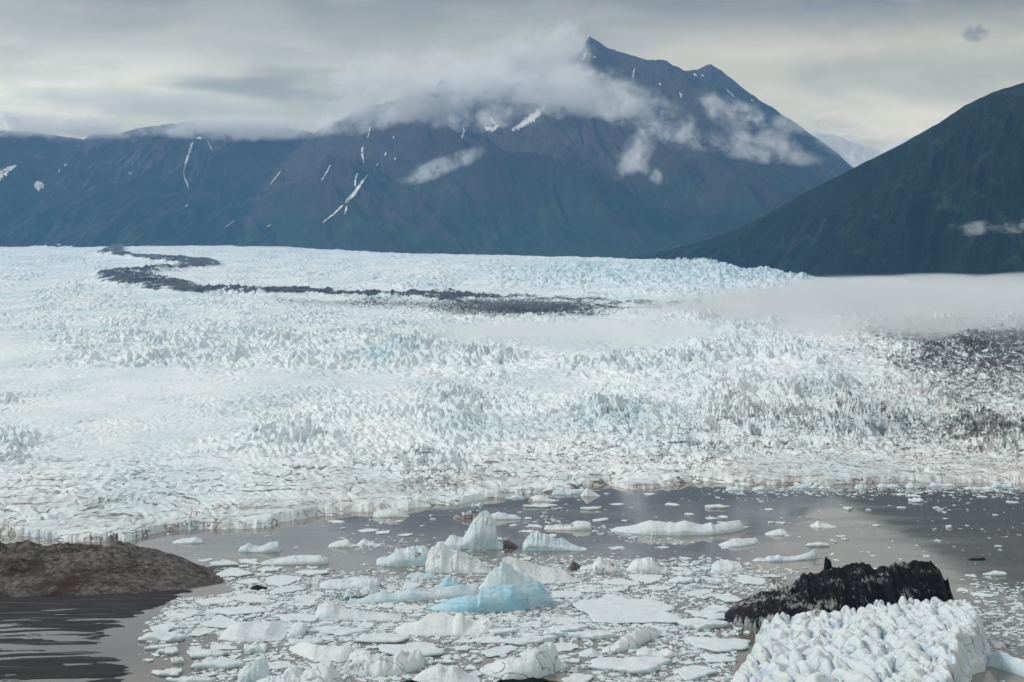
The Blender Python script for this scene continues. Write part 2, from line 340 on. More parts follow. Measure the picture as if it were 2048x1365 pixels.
# ------------------------------------------------------------------ glacier
SHORE = [(-300, 1062), (-100, 1064), (0, 1070), (60, 1073), (120, 1081), (200, 1085), (260, 1080), (330, 1063), (400, 1057), (450, 1060),
         (540, 1055), (560, 1046), (640, 1035), (700, 1027), (760, 1025), (830, 1018), (900, 1012), (960, 1002), (1050, 990), (1130, 985),
         (1180, 976), (1215, 971), (1255, 981), (1300, 979), (1380, 966), (1440, 966), (1470, 972), (1580, 970), (1640, 974), (1720, 968),
         (1800, 965), (1900, 966), (2048, 968), (2350, 968)]
def build_glacier():
    u = np.concatenate([np.linspace(-650, -60, 90)[:-1], np.linspace(-60, 2110, 1240), np.linspace(2110, 2700, 90)[1:]]); nc, nr = len(u), 1500
    ds = dist_of(lin(SHORE, u)) + 5 * fbm(u / 60.0, u * 0, 5, 4) + 4.5 * (ridged(u / 26.0, u * 0 + 4, 6, 3) - 0.5)
    k = np.linspace(0, 1, nr) ** 1.22
    Yend = 10500.0
    l0 = np.log(ds - 7)
    Y = np.exp(l0[None, :] + (math.log(Yend) - l0)[None, :] * k[:, None])
    Y[1:9] = ds[None, :] - 7 + (np.arange(1, 9)[:, None] / 9.0) * (Y[9] - ds + 7)[None, :]
    U = np.broadcast_to(u, Y.shape)
    X = (U - CX) / F * Y
    s = Y - ds[None, :]
    # macro surface: height tables by column
    tabs = {
        -180: [(700, 3), (900, 7), (1200, 13), (1700, 33), (2250, 56), (2700, 57), (3400, 90), (4200, 137), (6000, 245), (9000, 425), (10500, 515)],
        500:  [(700, 2), (900, 6), (1200, 13), (1700, 34), (2250, 58), (2700, 57), (3400, 88), (4200, 136), (6000, 250), (8600, 413), (10500, 515)],
        1000: [(700, 2), (930, 4), (1250, 13), (1700, 31), (2200, 52), (2700, 62), (3400, 92), (4200, 132), (5500, 236), (7800, 350), (8800, 383), (10500, 440)],
        1350: [(700, 1), (950, 4), (1250, 12), (1700, 33), (2200, 55), (2700, 75), (3400, 100), (4500, 168), (5600, 246), (7300, 323), (8600, 350), (10500, 400)],
        1640: [(700, 1), (950, 4), (1200, 8), (1500, 22), (1950, 46), (2300, 61), (2600, 73), (3400, 100), (4500, 160), (5300, 198), (6500, 220), (10500, 260)],
        2240: [(700, 1), (950, 4), (1200, 8), (1500, 22), (1950, 46), (2300, 63), (2600, 75), (3400, 98), (4500, 140), (5300, 160), (6500, 180), (10500, 200)]}
    cols = sorted(tabs); zs = []
    for c in cols:
        t = np.array(tabs[c], float); zs.append(np.interp(Y, t[:, 0], t[:, 1]))
    zm = np.zeros_like(Y); Uc = np.clip(U, -180, 2240)
    for i in range(len(cols) - 1):
        w = np.clip((Uc - cols[i]) / (cols[i + 1] - cols[i]), 0, 1); w = w * w * (3 - 2 * w)
        sel = (Uc >= cols[i]) & (Uc <= cols[i + 1])
        zm = np.where(sel, zs[i] * (1 - w) + zs[i + 1] * w, zm)
    pm = HY + (H - zm) * F / Y
    # low relief
    z = zm + sm(s, 20, 300) * (4.0 * fbm(X / 240, Y / 260, 3, 3) + 0.8 * fbm(X / 40, Y / 60, 4, 3))
    def blob(cx, cyy, rx, ry): return np.exp(-((U - cx) / rx) ** 2 - ((pm - cyy) / ry) ** 2)
    edgew = 40 * fbm(U / 120, pm / 30, 11, 3)
    amp = 0.9 + 0.9 * sm(U + edgew * 3, 500, 900) + 0 * Y
    amp = amp + 5.5 * sm(pm, 668, 645)                                             # everything beyond the first crest is broken
    amp = amp + 10 * sm(U + edgew * 3, 40, 260) * sm(U, 1100, 850) * sm(pm + edgew * .4, 752, 715) * sm(pm, 655, 672)  # crest seracs
    amp = amp + 9 * sm(U + edgew, 780, 980) * sm(U, 1500, 1300) * sm(pm + edgew * .3, 775, 740) * sm(pm, 690, 715)
    amp = amp + 8.5 * sm(U + edgew * 2, 1280, 1480) * sm(pm + edgew * .5, 930, 860)
    for b in [(480, 895, 60, 26), (560, 880, 80, 30), (640, 895, 70, 22), (700, 825, 75, 18), (875, 790, 45, 20), (890, 845, 70, 30), (960, 800, 60, 18),
              (1180, 845, 60, 32), (1240, 830, 90, 30), (1330, 850, 90, 22), (1480, 830, 130, 22), (1700, 840, 150, 24), (30, 890, 40, 30), (850, 925, 80, 18), (20, 800, 30, 10), (250, 800, 14, 6)]:
        amp = amp + 6.5 * blob(*b)
    clus = 0.35 + 1.3 * sm(fbm(X / (50 + 0.02 * Y), Y / (90 + 0.03 * Y), 15, 3), -0.35, 0.5)
    amp = amp * clus
    amp = amp + 9 * sm(U + edgew, 950, 1120) * sm(pm, 580, 560) * sm(pm, 520, 532)
    amp = amp + 2.8 * sm(U + edgew * 3, 380, 620) * sm(pm + edgew * .4, 940, 880) * sm(pm, 760, 800)
    amp = amp + 0.6 * sm(pm, 905, 950)
    # fins: narrow across, long in depth, three sizes
    wx, wy = X + 9 * pn(X / 45, Y / 70, 21), Y + 22 * pn(X / 50, Y / 60, 22)
    slant = wx + 0.25 * wy
    near, mid, far = sm(Y, 1900, 1300), sm(Y, 1300, 1900) * sm(Y, 4200, 3000), sm(Y, 3000, 4200)
    fin = np.zeros_like(Y)
    for wgt, ax, ay, sd_ in ((near, 6.6, 24, 31), (mid, 11, 40, 41), (far, 23, 62, 51)):
        f1 = np.clip(1 - 2.0 * np.abs(pn(slant / ax, wy / ay, sd_)), 0, 1) ** 1.4
        f2 = np.clip(1 - 2.0 * np.abs(pn((wx - 0.4 * wy) / (ax * .55), wy / (ay * .5), sd_ + 3)), 0, 1) ** 1.4
        blk = np.clip(0.5 + 1.1 * pn(wx / (ax * 2.2), wy / (ay * 1.2), sd_ + 5), 0, 1)
        blk2 = np.clip(0.5 + 1.2 * pn(slant / (ax * 4.5), wy / (ay * 2.2), sd_ + 7), 0, 1)
        fin += wgt * (0.60 * f1 + 0.25 * f2 + 0.40 * blk + 0.35 * blk2 - 0.15)
    cut = np.zeros_like(Y)
    for wgt, ax, ay, sd_ in ((near, 13, 34, 131), (mid, 24, 60, 141), (far, 44, 100, 151)):
        cut += wgt * (sm(np.abs(pn(slant / ax, wy / ay, sd_)), 0.085, 0.0) * sm(pn(wx / (ax * 2), wy / ay, sd_ + 2), -0.15, 0.15))
    fine = 0.6 * fbm(X / 6.0, Y / 12.0, 61, 2) * near + fbm(X / 14.0, Y / 30.0, 62, 2) * (mid + far) * 2
    # smooth wavy ice near the front: overlapping steps across the flow
    step = ridged((X + 0.5 * Y) / 60 + 0.8 * pn(X / 90, Y / 90, 71), Y / 34, 72, 2)
    z = z + (1.18 * amp * (fin - 0.45) - 0.9 * amp * cut) * sm(s, -2, 30) + 0.35 * fine * np.minimum(amp, 8) * sm(s, 0, 20) + 1.1 * (step - 0.5) * sm(s, 5, 60) * sm(Y, 2300, 1200)
    cav = np.maximum(np.clip(0.5 - fin, 0, 0.5) / 0.5, cut)
    # rim: cliffs on the left, low snouts elsewhere
    cl = 2.0 + 5.0 * sm(u, 420, 180) + 1.3 * sm(u, 500, 560) * sm(u, 700, 600) + 1.2 * fbm(u / 35, u * 0 + 3, 81, 3) + 1.5 * sm(fbm(u / 90, u * 0, 82, 2), 0.1, 0.5)
    s = s + (2.5 * fbm(X / 7, Y / 5, 87, 3) + 2.0 * (ridged(X / 11, Y / 40, 88, 2) - .5)) * sm(s, 40, 10)
    rim = sm(s, -5, 3.5 + 7 * sm(U, 350, 600))
    low = np.minimum(z, cl[None, :] + 0.04 * np.maximum(s, 0) + 0.9 * ridged(X / 9, Y / 14, 83, 2) + 2.2 * pn(X / 28, Y / 22, 84) * sm(s, 2, 20))
    wz = sm(s, 8, 60)
    z = (low * (1 - wz) + z * wz) * rim - 2.2 * (1 - rim)
    # dark medial moraine, raised a little
    path = [(235, 500, 2.5), (220, 510, 4), (270, 518, 1.5), (340, 523, 4), (395, 528, 6.5), (418, 532, 4), (350, 540, 2.5), (300, 545, 2.5), (225, 552, 5), (265, 562, 11),
            (330, 574, 9), (390, 583, 5), (480, 588, 3), (600, 590, 3.2), (720, 592, 3), (850, 595, 5), (950, 601, 11), (1050, 606, 14), (1150, 611, 14), (1260, 615, 10), (1400, 618, 8)]
    mor = np.zeros_like(Y); A = 0.16
    sel = (pm < 660) & (pm > 490)
    uu, vv = U[sel] * A, pm[sel] + 5 * fbm(X[sel] / 160, Y[sel] / 160, 91, 4) * sm(pm[sel], 490, 560) + 1.2 * fbm(X[sel] / 60, Y[sel] / 60, 92, 3)
    best = np.zeros_like(uu)
    for (x0, y0, w0), (x1, y1, w1) in zip(path[:-1], path[1:]):
        ax_, bx = x0 * A, x1 * A; dx, dy = bx - ax_, y1 - y0
        tt = np.clip(((uu - ax_) * dx + (vv - y0) * dy) / (dx * dx + dy * dy + 1e-9), 0, 1)
        dd = np.hypot(uu - ax_ - tt * dx, vv - y0 - tt * dy) / (w0 + (w1 - w0) * tt)
        best = np.maximum(best, 1 - sm(dd, 0.55, 1.5))
    mor[sel] = best
    thin = sm(U, 780, 1050)
    z = z + mor * (1 - 0.5 * thin) * (2 + 0.002 * Y) * (0.6 + 0.8 * ridged(X / 60, Y / 90, 95, 3))
    bands = sm(pn((X - .5 * Y) / 160, Y / 200, 96), 0.0, 0.4)
    mfray = sm(fbm(X / 90, Y / 160, 94, 4, 0.65), -0.45, 0.25)
    dirt = 0.34 * blob(650, 604, 260, 10) + 0.40 * blob(250, 560, 120, 16) + 0.30 * blob(150, 556, 130, 14) * bands + 0.36 * blob(440, 527, 60, 7) + 0.26 * blob(30, 530, 120, 20) * bands
    dirt = dirt + 0.50 * blob(940, 620, 230, 24) + 0.54 * blob(1130, 622, 190, 22) + 0.25 * blob(600, 612, 260, 14) + 0.3 * blob(1050, 520, 300, 6)
    dirt = np.maximum(dirt, mor * (1.15 - 0.50 * thin) * (0.55 + 0.5 * mfray))
    rd = sm(U + edgew * 2 + (pm - 740) * -0.6, 1300, 1900) * sm(pm, 650, 670)
    dirt = dirt + rd * (0.44 * sm(pm, 960, 860) + 0.15 * sm(U + edgew * 2, 1650, 2000) * sm(pm + edgew * .3, 860, 760) + 0.12 * sm(pm, 800, 700) + 0.28 * blob(1950, 880, 200, 35))
    dirt = dirt + 0.22 * blob(800, 660, 60, 10) + 0.20 * blob(220, 712, 90, 14) + 0.42 * sm(pm, 985, 1035) * sm(U, 560, 330) * sm(s, 140, 30) + 0.36 * sm(U, 850, 1100) * sm(s, 160, 20)
    dust = 0.75 * sm(s, 190, 15) * sm(fbm(X / 60, Y / 70, 97, 3), -0.35, 0.35) + 0.5 * sm(U + edgew, 1250, 1900) * sm(pm, 690, 800)
    lines = sm(pm + edgew * .6, 860, 960) * (0.75 + 0.5 * sm(s, 260, 60)) + 0.7 * sm(U + edgew * 2, 850, 1250) * sm(pm, 800, 860) + 0.5 * rd
    blue = (0.95 * cav * sm(amp, 4, 10) + 0.14 * sm(amp, 3, 7)) * sm(dirt, 0.5, 0.1)
    bz = sum(blob(*b) for b in [(560, 880, 150, 40), (1210, 840, 120, 40), (880, 800, 60, 40), (690, 825, 80, 18), (640, 715, 260, 30), (30, 890, 40, 30)])
    blue = blue * (0.45 + 0.9 * np.clip(bz, 0, 1)) + 0.75 * sm(U + edgew, 950, 1120) * sm(pm, 582, 560) * sm(pm, 518, 530) * (0.4 + 0.6 * cav)
    dirt = np.maximum(dirt, 0.62 * sm(s, 7, 1) * sm(ridged(U / 13, Y * 0, 89, 3), 0.45, 0.8) * sm(fbm(U / 50, Y * 0, 90, 2), -0.2, 0.3))
    blue = blue + 0.5 * sm(s, 5, 0) * sm(fbm(X / 22, Y / 22, 99, 2), -0.1, 0.3)
    o = mesh_np('glacier', np.stack([X, Y, z], -1).reshape(-1, 3), grid_faces(nr, nc), M_GL, True,
                dict(dirt=np.clip(dirt, 0, 1.4), dust=np.clip(dust, 0, 1), lines=np.clip(lines, 0, 1), blue=np.clip(blue, 0, 1)))
    tag(o, 'broad white crevassed glacier with a dark winding moraine band, behind the lake', kind='structure')
    return o
build_glacier()

# ------------------------------------------------------------------ mountains
def mountain(name, label, sky, u0, u1, Yb, Yr, mat, seed, gully=0.16, slant=0.5, zb=150.0, shape=1.1, nu=760, ntt=240, jag=1.0, gx=420.0, gy=2600.0, back=0.35):
    u = np.linspace(u0, u1, nu); t = np.concatenate([np.linspace(0, 1, ntt), 1 + np.linspace(0, back, 30)[1:]])
    yr = lin(Yr, u) if isinstance(Yr, list) else np.full(nu, float(Yr))
    yb = lin(Yb, u) if isinstance(Yb, list) else np.full(nu, float(Yb))
    py = lin(sky, u) + jag * (3.2 * fbm(u / 26, u * 0 + seed, seed, 5, 0.62))
    zr = H + (HY - py) / F * yr
    zbb = lin(zb, u) if isinstance(zb, list) else zb
    T = t[:, None]; Y = yb[None, :] + (yr - yb)[None, :] * T
    X = ((u - CX) / F)[None, :] * (0.35 * Y + 0.65 * yr[None, :]) if False else ((u - CX) / F)[None, :] * Y
    hgt = (zr - zbb)[None, :]
    Tc = np.clip(T, 0, 1)
    base = np.where(T <= 1, Tc ** shape, 1 - (T - 1) * 1.8)
    wx = X + slant * Y + 160 * pn(X / 900, Y / 900, seed + 1)
    r = ridged(wx / gx, Y / gy, seed + 2, 4, 0.55) - 0.45
    big = ridged((X + slant * Y) / (gx * 3.6), Y / (gy * 1.6), seed + 5, 2, 0.5) - 0.5
    small = fbm(wx / 90, Y / 220, seed + 9, 4, 0.6)
    env = (4 * Tc * (1 - Tc)) ** 0.8
    z = zbb + hgt * base + hgt * env * (gully * 1.6 * r + gully * 1.7 * big) + env * small * 26
    gl = np.clip(0.55 * r + 0.45 * big + 0.5, 0, 1) + 0 * z
    o = mesh_np(name, np.stack([X, Y, z], -1).reshape(-1, 3), grid_faces(len(t), nu), mat, True, dict(gully=gl))
    tag(o, label, kind='structure'); return o
SK1 = [(-300, 240), (-150, 250), (0, 262), (45, 261), (90, 268), (165, 279), (185, 269), (240, 268), (270, 258), (325, 250), (385, 243), (430, 244), (520, 250), (600, 262), (700, 275), (900, 300)]
m_left = mountain('mountain_range', 'hazy blue mountain range on the left with snow streaks', SK1, -300, 900, 9300, 13500, M_MT, 101, slant=-0.15, gully=0.15, zb=330, jag=1.0)
SK2 = [(300, 505), (400, 485), (480, 415), (560, 330), (620, 272), (645, 255), (740, 212), (790, 205), (830, 190), (868, 176), (880, 166), (893, 162), (915, 168), (940, 186), (1000, 180),
       (1080, 150), (1140, 120), (1165, 100), (1174, 80), (1180, 74), (1197, 84), (1215, 96), (1238, 103), (1262, 114), (1300, 122), (1326, 124), (1350, 136), (1400, 162), (1460, 200), (1520, 240),
       (1600, 300), (1690, 362), (1800, 430), (1950, 520)]
m_peak = mountain('main_mountain', 'big dark pyramid peak wrapped in cloud at the centre', SK2, 300, 1950, [(300, 9900), (700, 8700), (1200, 8300), (1950, 8300)], [(300, 10100), (560, 11500), (900, 12300), (1180, 12000), (1500, 11500), (1950, 11000)],
                  M_MT, 131, slant=0.42, gully=0.17, zb=[(300, 330), (900, 300), (1400, 250), (1950, 150)], nu=1000, ntt=300)
SK2B = [(1250, 180), (1330, 150), (1375, 142), (1398, 138), (1410, 132), (1421, 128), (1434, 137), (1460, 155), (1490, 180), (1530, 206), (1560, 228), (1590, 246), (1620, 268), (1650, 288), (1680, 312), (1700, 330), (1760, 390), (1850, 460)]
m_peak2 = mountain('second_peak', 'smaller pointed peak right of the main summit', SK2B, 1250, 1850, 10800, 12900, M_MT, 151, slant=-0.5, gully=0.12, zb=400, nu=420, ntt=160)
SK3 = [(1180, 530), (1250, 517), (1290, 510), (1350, 497), (1450, 470), (1520, 436), (1600, 391), (1690, 345), (1800, 290), (1880, 245), (1930, 211), (1990, 183), (2048, 166), (2150, 130), (2350, 60)]
m_right = mountain('near_mountain', 'dark green near mountain slope at the right edge', SK3, 1180, 2350, [(1180, 7200), (1450, 6000), (1700, 4800), (2350, 3900)], [(1180, 7400), (1450, 6700), (1700, 5800), (2050, 5300), (2350, 5100)],
                   M_MTR, 171, slant=-0.35, gully=0.11, zb=[(1180, 280), (1450, 220), (1700, 130), (2350, 90)], shape=1.02, nu=760, ntt=260, jag=0.35, gx=300, gy=800)
SK4 = [(1450, 250), (1600, 262), (1660, 268), (1720, 290), (1760, 300), (1800, 280), (1950, 240)]
m_snow = mountain('snow_mountain', 'pale far snowfield seen in the gap between the peaks', SK4, 1450, 1950, 13400, 15800, M_SNOW, 191, slant=0.3, gully=0.08, zb=400, nu=240, ntt=120)

# snow patches draped on the slopes
bpy.context.view_layer.update()
def hit(px, py):
    d = Vector(((px - CX) / F, 1.0, (HY - py) / F)).normalized(); best = None
    for o in (m_left, m_peak, m_peak2, m_right):
        ok, p, n, i = o.ray_cast(Vector((0, 0, H)), d)
        if ok and (best is None or p.y < best.y): best = p
    return best
def snow(label, pts, w):
    """pts: polyline of (px, py) with width w (px, scalar or per point); a thin slab lying on the slope"""
    P = np.array(pts, float); n = max(6, int(np.hypot(*np.diff(P, axis=0).T).sum() / 2.0))
    ar = np.concatenate([[0], np.cumsum(np.hypot(*np.diff(P, axis=0).T))]); q = np.linspace(0, ar[-1], n)
    xs, ys = np.interp(q, ar, P[:, 0]), np.interp(q, ar, P[:, 1])
    ws = np.interp(q, ar, np.broadcast_to(np.array(w, float), ar.shape) if np.ndim(w) == 0 else np.array(w, float))
    tx, ty = np.gradient(xs), np.gradient(ys); l = np.hypot(tx, ty) + 1e-6; nx, ny = -ty / l, tx / l
    env = np.minimum(1, np.minimum(np.arange(n) + 0.35, n - 0.65 - np.arange(n)) / 2.0)
    ja, jb = 1 + 1.1 * fbm(q / 5.0, q * 0 + len(pts), 5, 3), 1 + 1.1 * fbm(q / 5.0, q * 0 + 9, 6, 3)
    co, fc = [], []
    for i in range(n):
        row = []
        for k in (-1, -0.33, 0.33, 1):
            wd = ws[i] * 0.5 * env[i] * max(0.15, (ja[i] if k < 0 else jb[i])) * k
            p = hit(xs[i] + nx[i] * wd, ys[i] + ny[i] * wd)
            if p is None: return
            row.append(p)
        co.append(row)
    C = np.array([[list(p) for p in r] for r in co]); d = C - np.array([0, 0, H]); d /= np.linalg.norm(d, axis=-1, keepdims=True)
    top = C - d * 14.0; bot = C + d * 25.0
    V = np.concatenate([top.reshape(-1, 3), bot.reshape(-1, 3)]); nb = n * 4
    fc = grid_faces(n, 4).tolist(); fc += [[a + nb for a in f[::-1]] for f in grid_faces(n, 4).tolist()]
    for i in range(n - 1):
        for e in (0, 3): a, b = i * 4 + e, i * 4 + 4 + e; fc.append([a, b, b + nb, a + nb])
    for r in (0, n - 1):
        for e in range(3): a = r * 4 + e; fc.append([a, a + 1, a + 1 + nb, a + nb])
    o = mesh_np('snow_patch', V, np.array(fc), M_SNOW); set_origin(o, V.mean(0))
    tag(o, label, 'snow patch', 'snow patches on the mountainsides')
for a in [
    ('long narrow snow streak down the left range, below a small snow cap', [(386, 283), (379, 303), (371, 328), (367, 345), (370, 358), (378, 378)], [4, 5, 4, 3, 4, 2]),
    ('thin snow line on the left range right of the long streak', [(414, 281), (420, 292), (425, 303)], 1.4),
    ('small flat snow cap above the long streak on the left range', [(392, 277), (398, 276), (404, 277)], 4),
    ('tiny snow fleck directly below the long streak', [(375, 408), (371, 415)], 4),
    ('tilted snowfield cut by the left edge of the photo', [(-20, 362), (0, 350), (18, 338), (33, 331)], [14, 16, 9, 2]),
    ('ragged snow blotch on the lower left slope', [(68, 372), (78, 372), (88, 370)], [12, 20, 10]),
    ('small bright snow fleck above the ragged blotch', [(134, 327), (128, 333)], 4),
    ('faint small snow fleck lowest of the pair above the ragged blotch', [(119, 338), (117, 346)], 3),
    ('small snow fleck between the ragged blotch and the long streak', [(258, 348), (262, 346)], 5),
    ('short thin snow line on the spur between the ranges', [(561, 343), (551, 356), (540, 370)], [3, 2, 1.5]),
    ('broken snow line left of the forked snow gully', [(661, 329), (655, 342), (650, 350), (643, 362)], [3, 3, 2, 2]),
    ('curved snow crescent high on the massif above the forked gully', [(725, 293), (724, 307), (728, 326)], [5, 4, 2]),
    ('faint upright snow thread leading up from the crescent', [(741, 252), (738, 266), (735, 278)], 2),
    ('wide snow gully, right arm of the fork on the massif', [(736, 349), (722, 368), (708, 388), (690, 406)], [2, 6, 8, 7]),
    ('left arm of the forked snow gully, short and upright', [(715, 346), (711, 358), (710, 374)], [3, 4, 4]),
    ('thin diagonal tail of the forked snow gully', [(686, 410), (668, 428), (645, 446)], [4, 3, 2]),
    ('small snow tongue below the forked gully', [(693, 412), (692, 420), (689, 429)], [4, 4, 2]),
    ('short snow sliver low on the spur, left of the fork', [(469, 441), (459, 449), (449, 456)], [3, 3, 1]),
    ('short snow sliver low on the spur, nearer the fork', [(542, 449), (533, 455)], [3, 1]),
    ('snow dash beside the crescent, uppermost of four', [(786, 273), (788, 278)], 3),
    ('snow dash beside the crescent, the largest of four', [(773, 304), (769, 312)], 4),
    ('snow dash beside the crescent, the lowest of four', [(756, 326), (753, 333)], 3.5),
    ('snow dash beside the crescent, rightmost of four', [(791, 315), (789, 321)], 2.5),
    ('thin snow gully under the cloud left of the snow bowl', [(926, 256), (928, 264), (922, 279)], [3, 4, 2]),
    ('curved snow bowl under the cloud bank', [(968, 253), (975, 258), (986, 259), (998, 251)], [3, 6, 7, 3]),
    ('thin snow spur running up from the snow bowl into cloud', [(993, 252), (984, 241), (980, 232)], [3, 3, 2]),
    ('largest bright snowfield just under the cloud bank', [(1092, 212), (1078, 224), (1062, 238), (1044, 250), (1024, 261)], [8, 14, 16, 12, 9]),
    ('snow saddle on the ridge between the two peaks', [(1360, 140), (1370, 144), (1381, 149)], [5, 9, 5]),
    ('small snow spot beside the snow saddle', [(1387, 147), (1393, 153)], [4, 5]),
    ('white snow smear just below the main summit', [(1173, 105), (1168, 114), (1166, 122)], [3, 6, 5]),
    ('small snow dash right of the smear below the summit', [(1186, 113), (1192, 116)], 3),
    ('upright snow stripe on the dark summit face', [(1269, 136), (1267, 146), (1266, 156)], [3, 3, 2]),
    ('small snow fleck in the middle of the summit face', [(1317, 166), (1322, 172)], 4),
    ('snow fleck above the wispy cloud on the summit face', [(1358, 185), (1363, 191), (1361, 198)], 3),
    ('tiny snow dash on the second peak below its top', [(1404, 149), (1407, 154)], 3),
    ('thin snow line on the right flank of the second peak', [(1452, 178), (1462, 188), (1470, 195)], 2),
    ('tiny snow dot low on the right flank of the second peak', [(1502, 200), (1506, 203)], 3),
    ('snow scrap at the foot of the left range, by the glacier edge', [(86, 493), (94, 491)], 3),
    ('snow scrap at the foot of the range, second from the left', [(113, 490), (122, 489)], 3),
    ('snow scrap at the glacier edge below the spur', [(386, 494), (398, 492)], 3),
]: snow(*a)

# ------------------------------------------------------------------ floating ice: bergs shaped on their outline
OBST = []     # (cx, cy, rx, ry) in photo pixels, keeps loose floes off the bergs
def berg(name, label, cat, sil, base, depth=0.55, vc=0.45, pf=0.5, pb=0.7, mat=None, nu=90, nv=46, rough=0.10, ridge=0.12, blue=0.0, dirt=0.0, lines=0.3,
         dirts=(), seed=None, flute=0.0, group=None, veg=None, kind=None, cell=0.22, obst=True, terr=0.0, dirtfn=None):
    """sil: outline against the background (photo px, left to right); base: row of the front waterline (or left,right); depth: ratio to width or metres if > 4"""
    mat = mat or M_ICE
    seed = seed if seed is not None else int(sil[0][0] * 7 + sil[-1][0]) % 9973
    S = np.array(sil, float); x0, x1 = S[0, 0], S[-1, 0]
    u = np.linspace(x0, x1, nu); q = (u - x0) / (x1 - x0)
    by = np.interp(q, np.linspace(0, 1, len(base)), base) if not np.isscalar(base) else np.full(nu, float(base))
    ends = (1 - np.abs(2 * q - 1) ** 3.0) ** 0.5
    Ym = float(dist_of(by.mean())); wid = (x1 - x0) / F * Ym
    Dm = depth * wid if depth <= 4 else depth
    D = Dm * (0.12 + 0.88 * ends)
    wob = 0.10 * fbm(q * 5, q * 0, seed, 3)
    yf = dist_of(by) + Dm * (1 - ends) * 0.28 + Dm * 0.35 * wob
    py = np.interp(u, S[:, 0], S[:, 1])
    vcu = np.clip(vc + 0.12 * fbm(q * 3, q * 0 + 2, seed + 1, 2), 0.15, 0.8)
    Yc = yf + vcu * D
    zc = np.maximum(H - (py - HY) / F * Yc, 0.25)
    v = np.concatenate([[-0.03], np.linspace(0, 1, nv), [1.03]])[:, None]
    vcl = np.clip(v, 0, 1)
    a = np.clip(vcl / vcu[None, :], 0, 1); b = np.clip((1 - vcl) / (1 - vcu[None, :]), 0, 1)
    prof = np.where(vcl < vcu[None, :], a ** pf, b ** pb)
    X = ((u - CX) / F * Yc)[None, :] + 0 * v; Y = yf[None, :] + D[None, :] * v
    c = cell * wid
    n1 = fbm(X / c + 5, Y / c, seed + 2, 4, 0.55)
    r1 = ridged(X / c + .5 * Y / c, Y / (1.6 * c), seed + 3, 3, 0.5) - 0.55
    side = np.clip(1.6 * np.minimum(a, b), 0, 1)
    z = zc[None, :] * (prof * (1 + ridge * r1 * 1.6) + rough * n1 * side)
    z = z + zc[None, :] * 0.05 * (ridged(X / (c * 0.22), Y / (c * 0.3), seed + 15, 3) - 0.5) * np.clip(1.5 * side, 0, 1)
    if flute: z = z + zc[None, :] * flute * (ridged(X / (0.055 * wid) , Y / (0.5 * wid), seed + 7, 2) - 0.6) * np.clip(1.3 * side, 0, 1)
    if terr: st = terr; z = z * 0.45 + 0.55 * (np.floor(z / st) * st + st * sm((z / st) % 1.0, 0.0, 0.35))
    endq = np.minimum(q, 1 - q) * nu
    low = (np.minimum(np.clip(endq / 1.5, 0, 1)[None, :], np.where((v < 0) | (v > 1), 0, 1)))
    z = np.where(low < 0.5, -1.6, np.maximum(z, -1.0))
    pxl = u[None, :] + 0 * v
    dz = np.full(X.shape, float(dirt)); 
    if dirtfn: dz = dirtfn(pxl, X, Y, z)
    for (a0, a1, y0_, y1_, st) in dirts:     # px box on the facing side
        pyv = HY + (H - z) * F / Y
        wob2 = 9 * fbm(pxl / 14 + 7, pyv / 9, seed + 11, 3)
        mk = sm(pxl + wob2, a0 - 7, a0 + 7) * sm(pxl + wob2, a1 + 7, a1 - 7) * sm(pyv + wob2 * .5, y0_ - 5, y0_ + 5) * sm(pyv + wob2 * .5, y1_ + 5, y1_ - 5)
        dz = np.maximum(dz, (st if st > 0.95 or mat is M_BLACK else st * 0.85) * mk)
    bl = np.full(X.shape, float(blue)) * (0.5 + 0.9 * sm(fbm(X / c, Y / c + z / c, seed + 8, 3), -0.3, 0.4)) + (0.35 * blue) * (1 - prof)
    at = dict(dirt=np.clip(dz, 0, 1.3), blue=np.clip(bl, 0, 1), lines=np.full(X.shape, float(lines)))
    if veg is not None:
        pyv = HY + (H - z) * F / Y; at['veg'] = np.clip(veg(pxl, pyv, X, Y), 0, 1)
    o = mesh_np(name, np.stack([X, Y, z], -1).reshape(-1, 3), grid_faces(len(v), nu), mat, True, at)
    set_origin(o, (float(X.mean()), float(Y.mean()), 0.0))
    tag(o, label, cat, group, kind)
    if obst: OBST.append(((x0 + x1) / 2, by.mean() - 0.25 * (by.mean() - S[:, 1].min()), (x1 - x0) / 2, 4 + 0.3 * (by.mean() - S[:, 1].min())))
    return o
B = berg; GI = 'icebergs in the lake'
B('iceberg', 'tall pointed pale berg with a dark crack down its face', 'iceberg', [(884, 1091), (900, 1072), (910, 1071), (917, 1075), (927, 1074), (939, 1055), (952, 1033), (958, 1028), (964, 1024), (976, 1026), (982, 1034), (991, 1039), (992.5, 1059), (994, 1082), (1003, 1086), (1011, 1081), (1020, 1083), (1031, 1090), (1037, 1097)],
  1100, depth=18, vc=0.4, pf=0.38, blue=0.45, lines=0.5, rough=0.06, ridge=0.08, dirts=[(1004, 1040, 1078, 1101, 1.0)], group=GI, flute=0.05, nu=150)
B('iceberg', 'serrated pale blue berg with vertical flutes, right of the tall pointed one', 'iceberg', [(1044, 1096), (1047, 1086), (1052, 1078), (1064, 1066), (1068, 1068), (1072, 1064), (1078, 1064), (1083, 1069), (1090, 1068), (1097, 1074), (1105, 1075), (1113, 1079), (1121, 1077), (1137, 1084), (1148, 1090), (1156, 1093), (1163, 1099), (1170, 1097), (1174, 1104)],
  1103, depth=16, pf=0.45, blue=0.5, lines=0.5, flute=0.16, group=GI, nu=140)
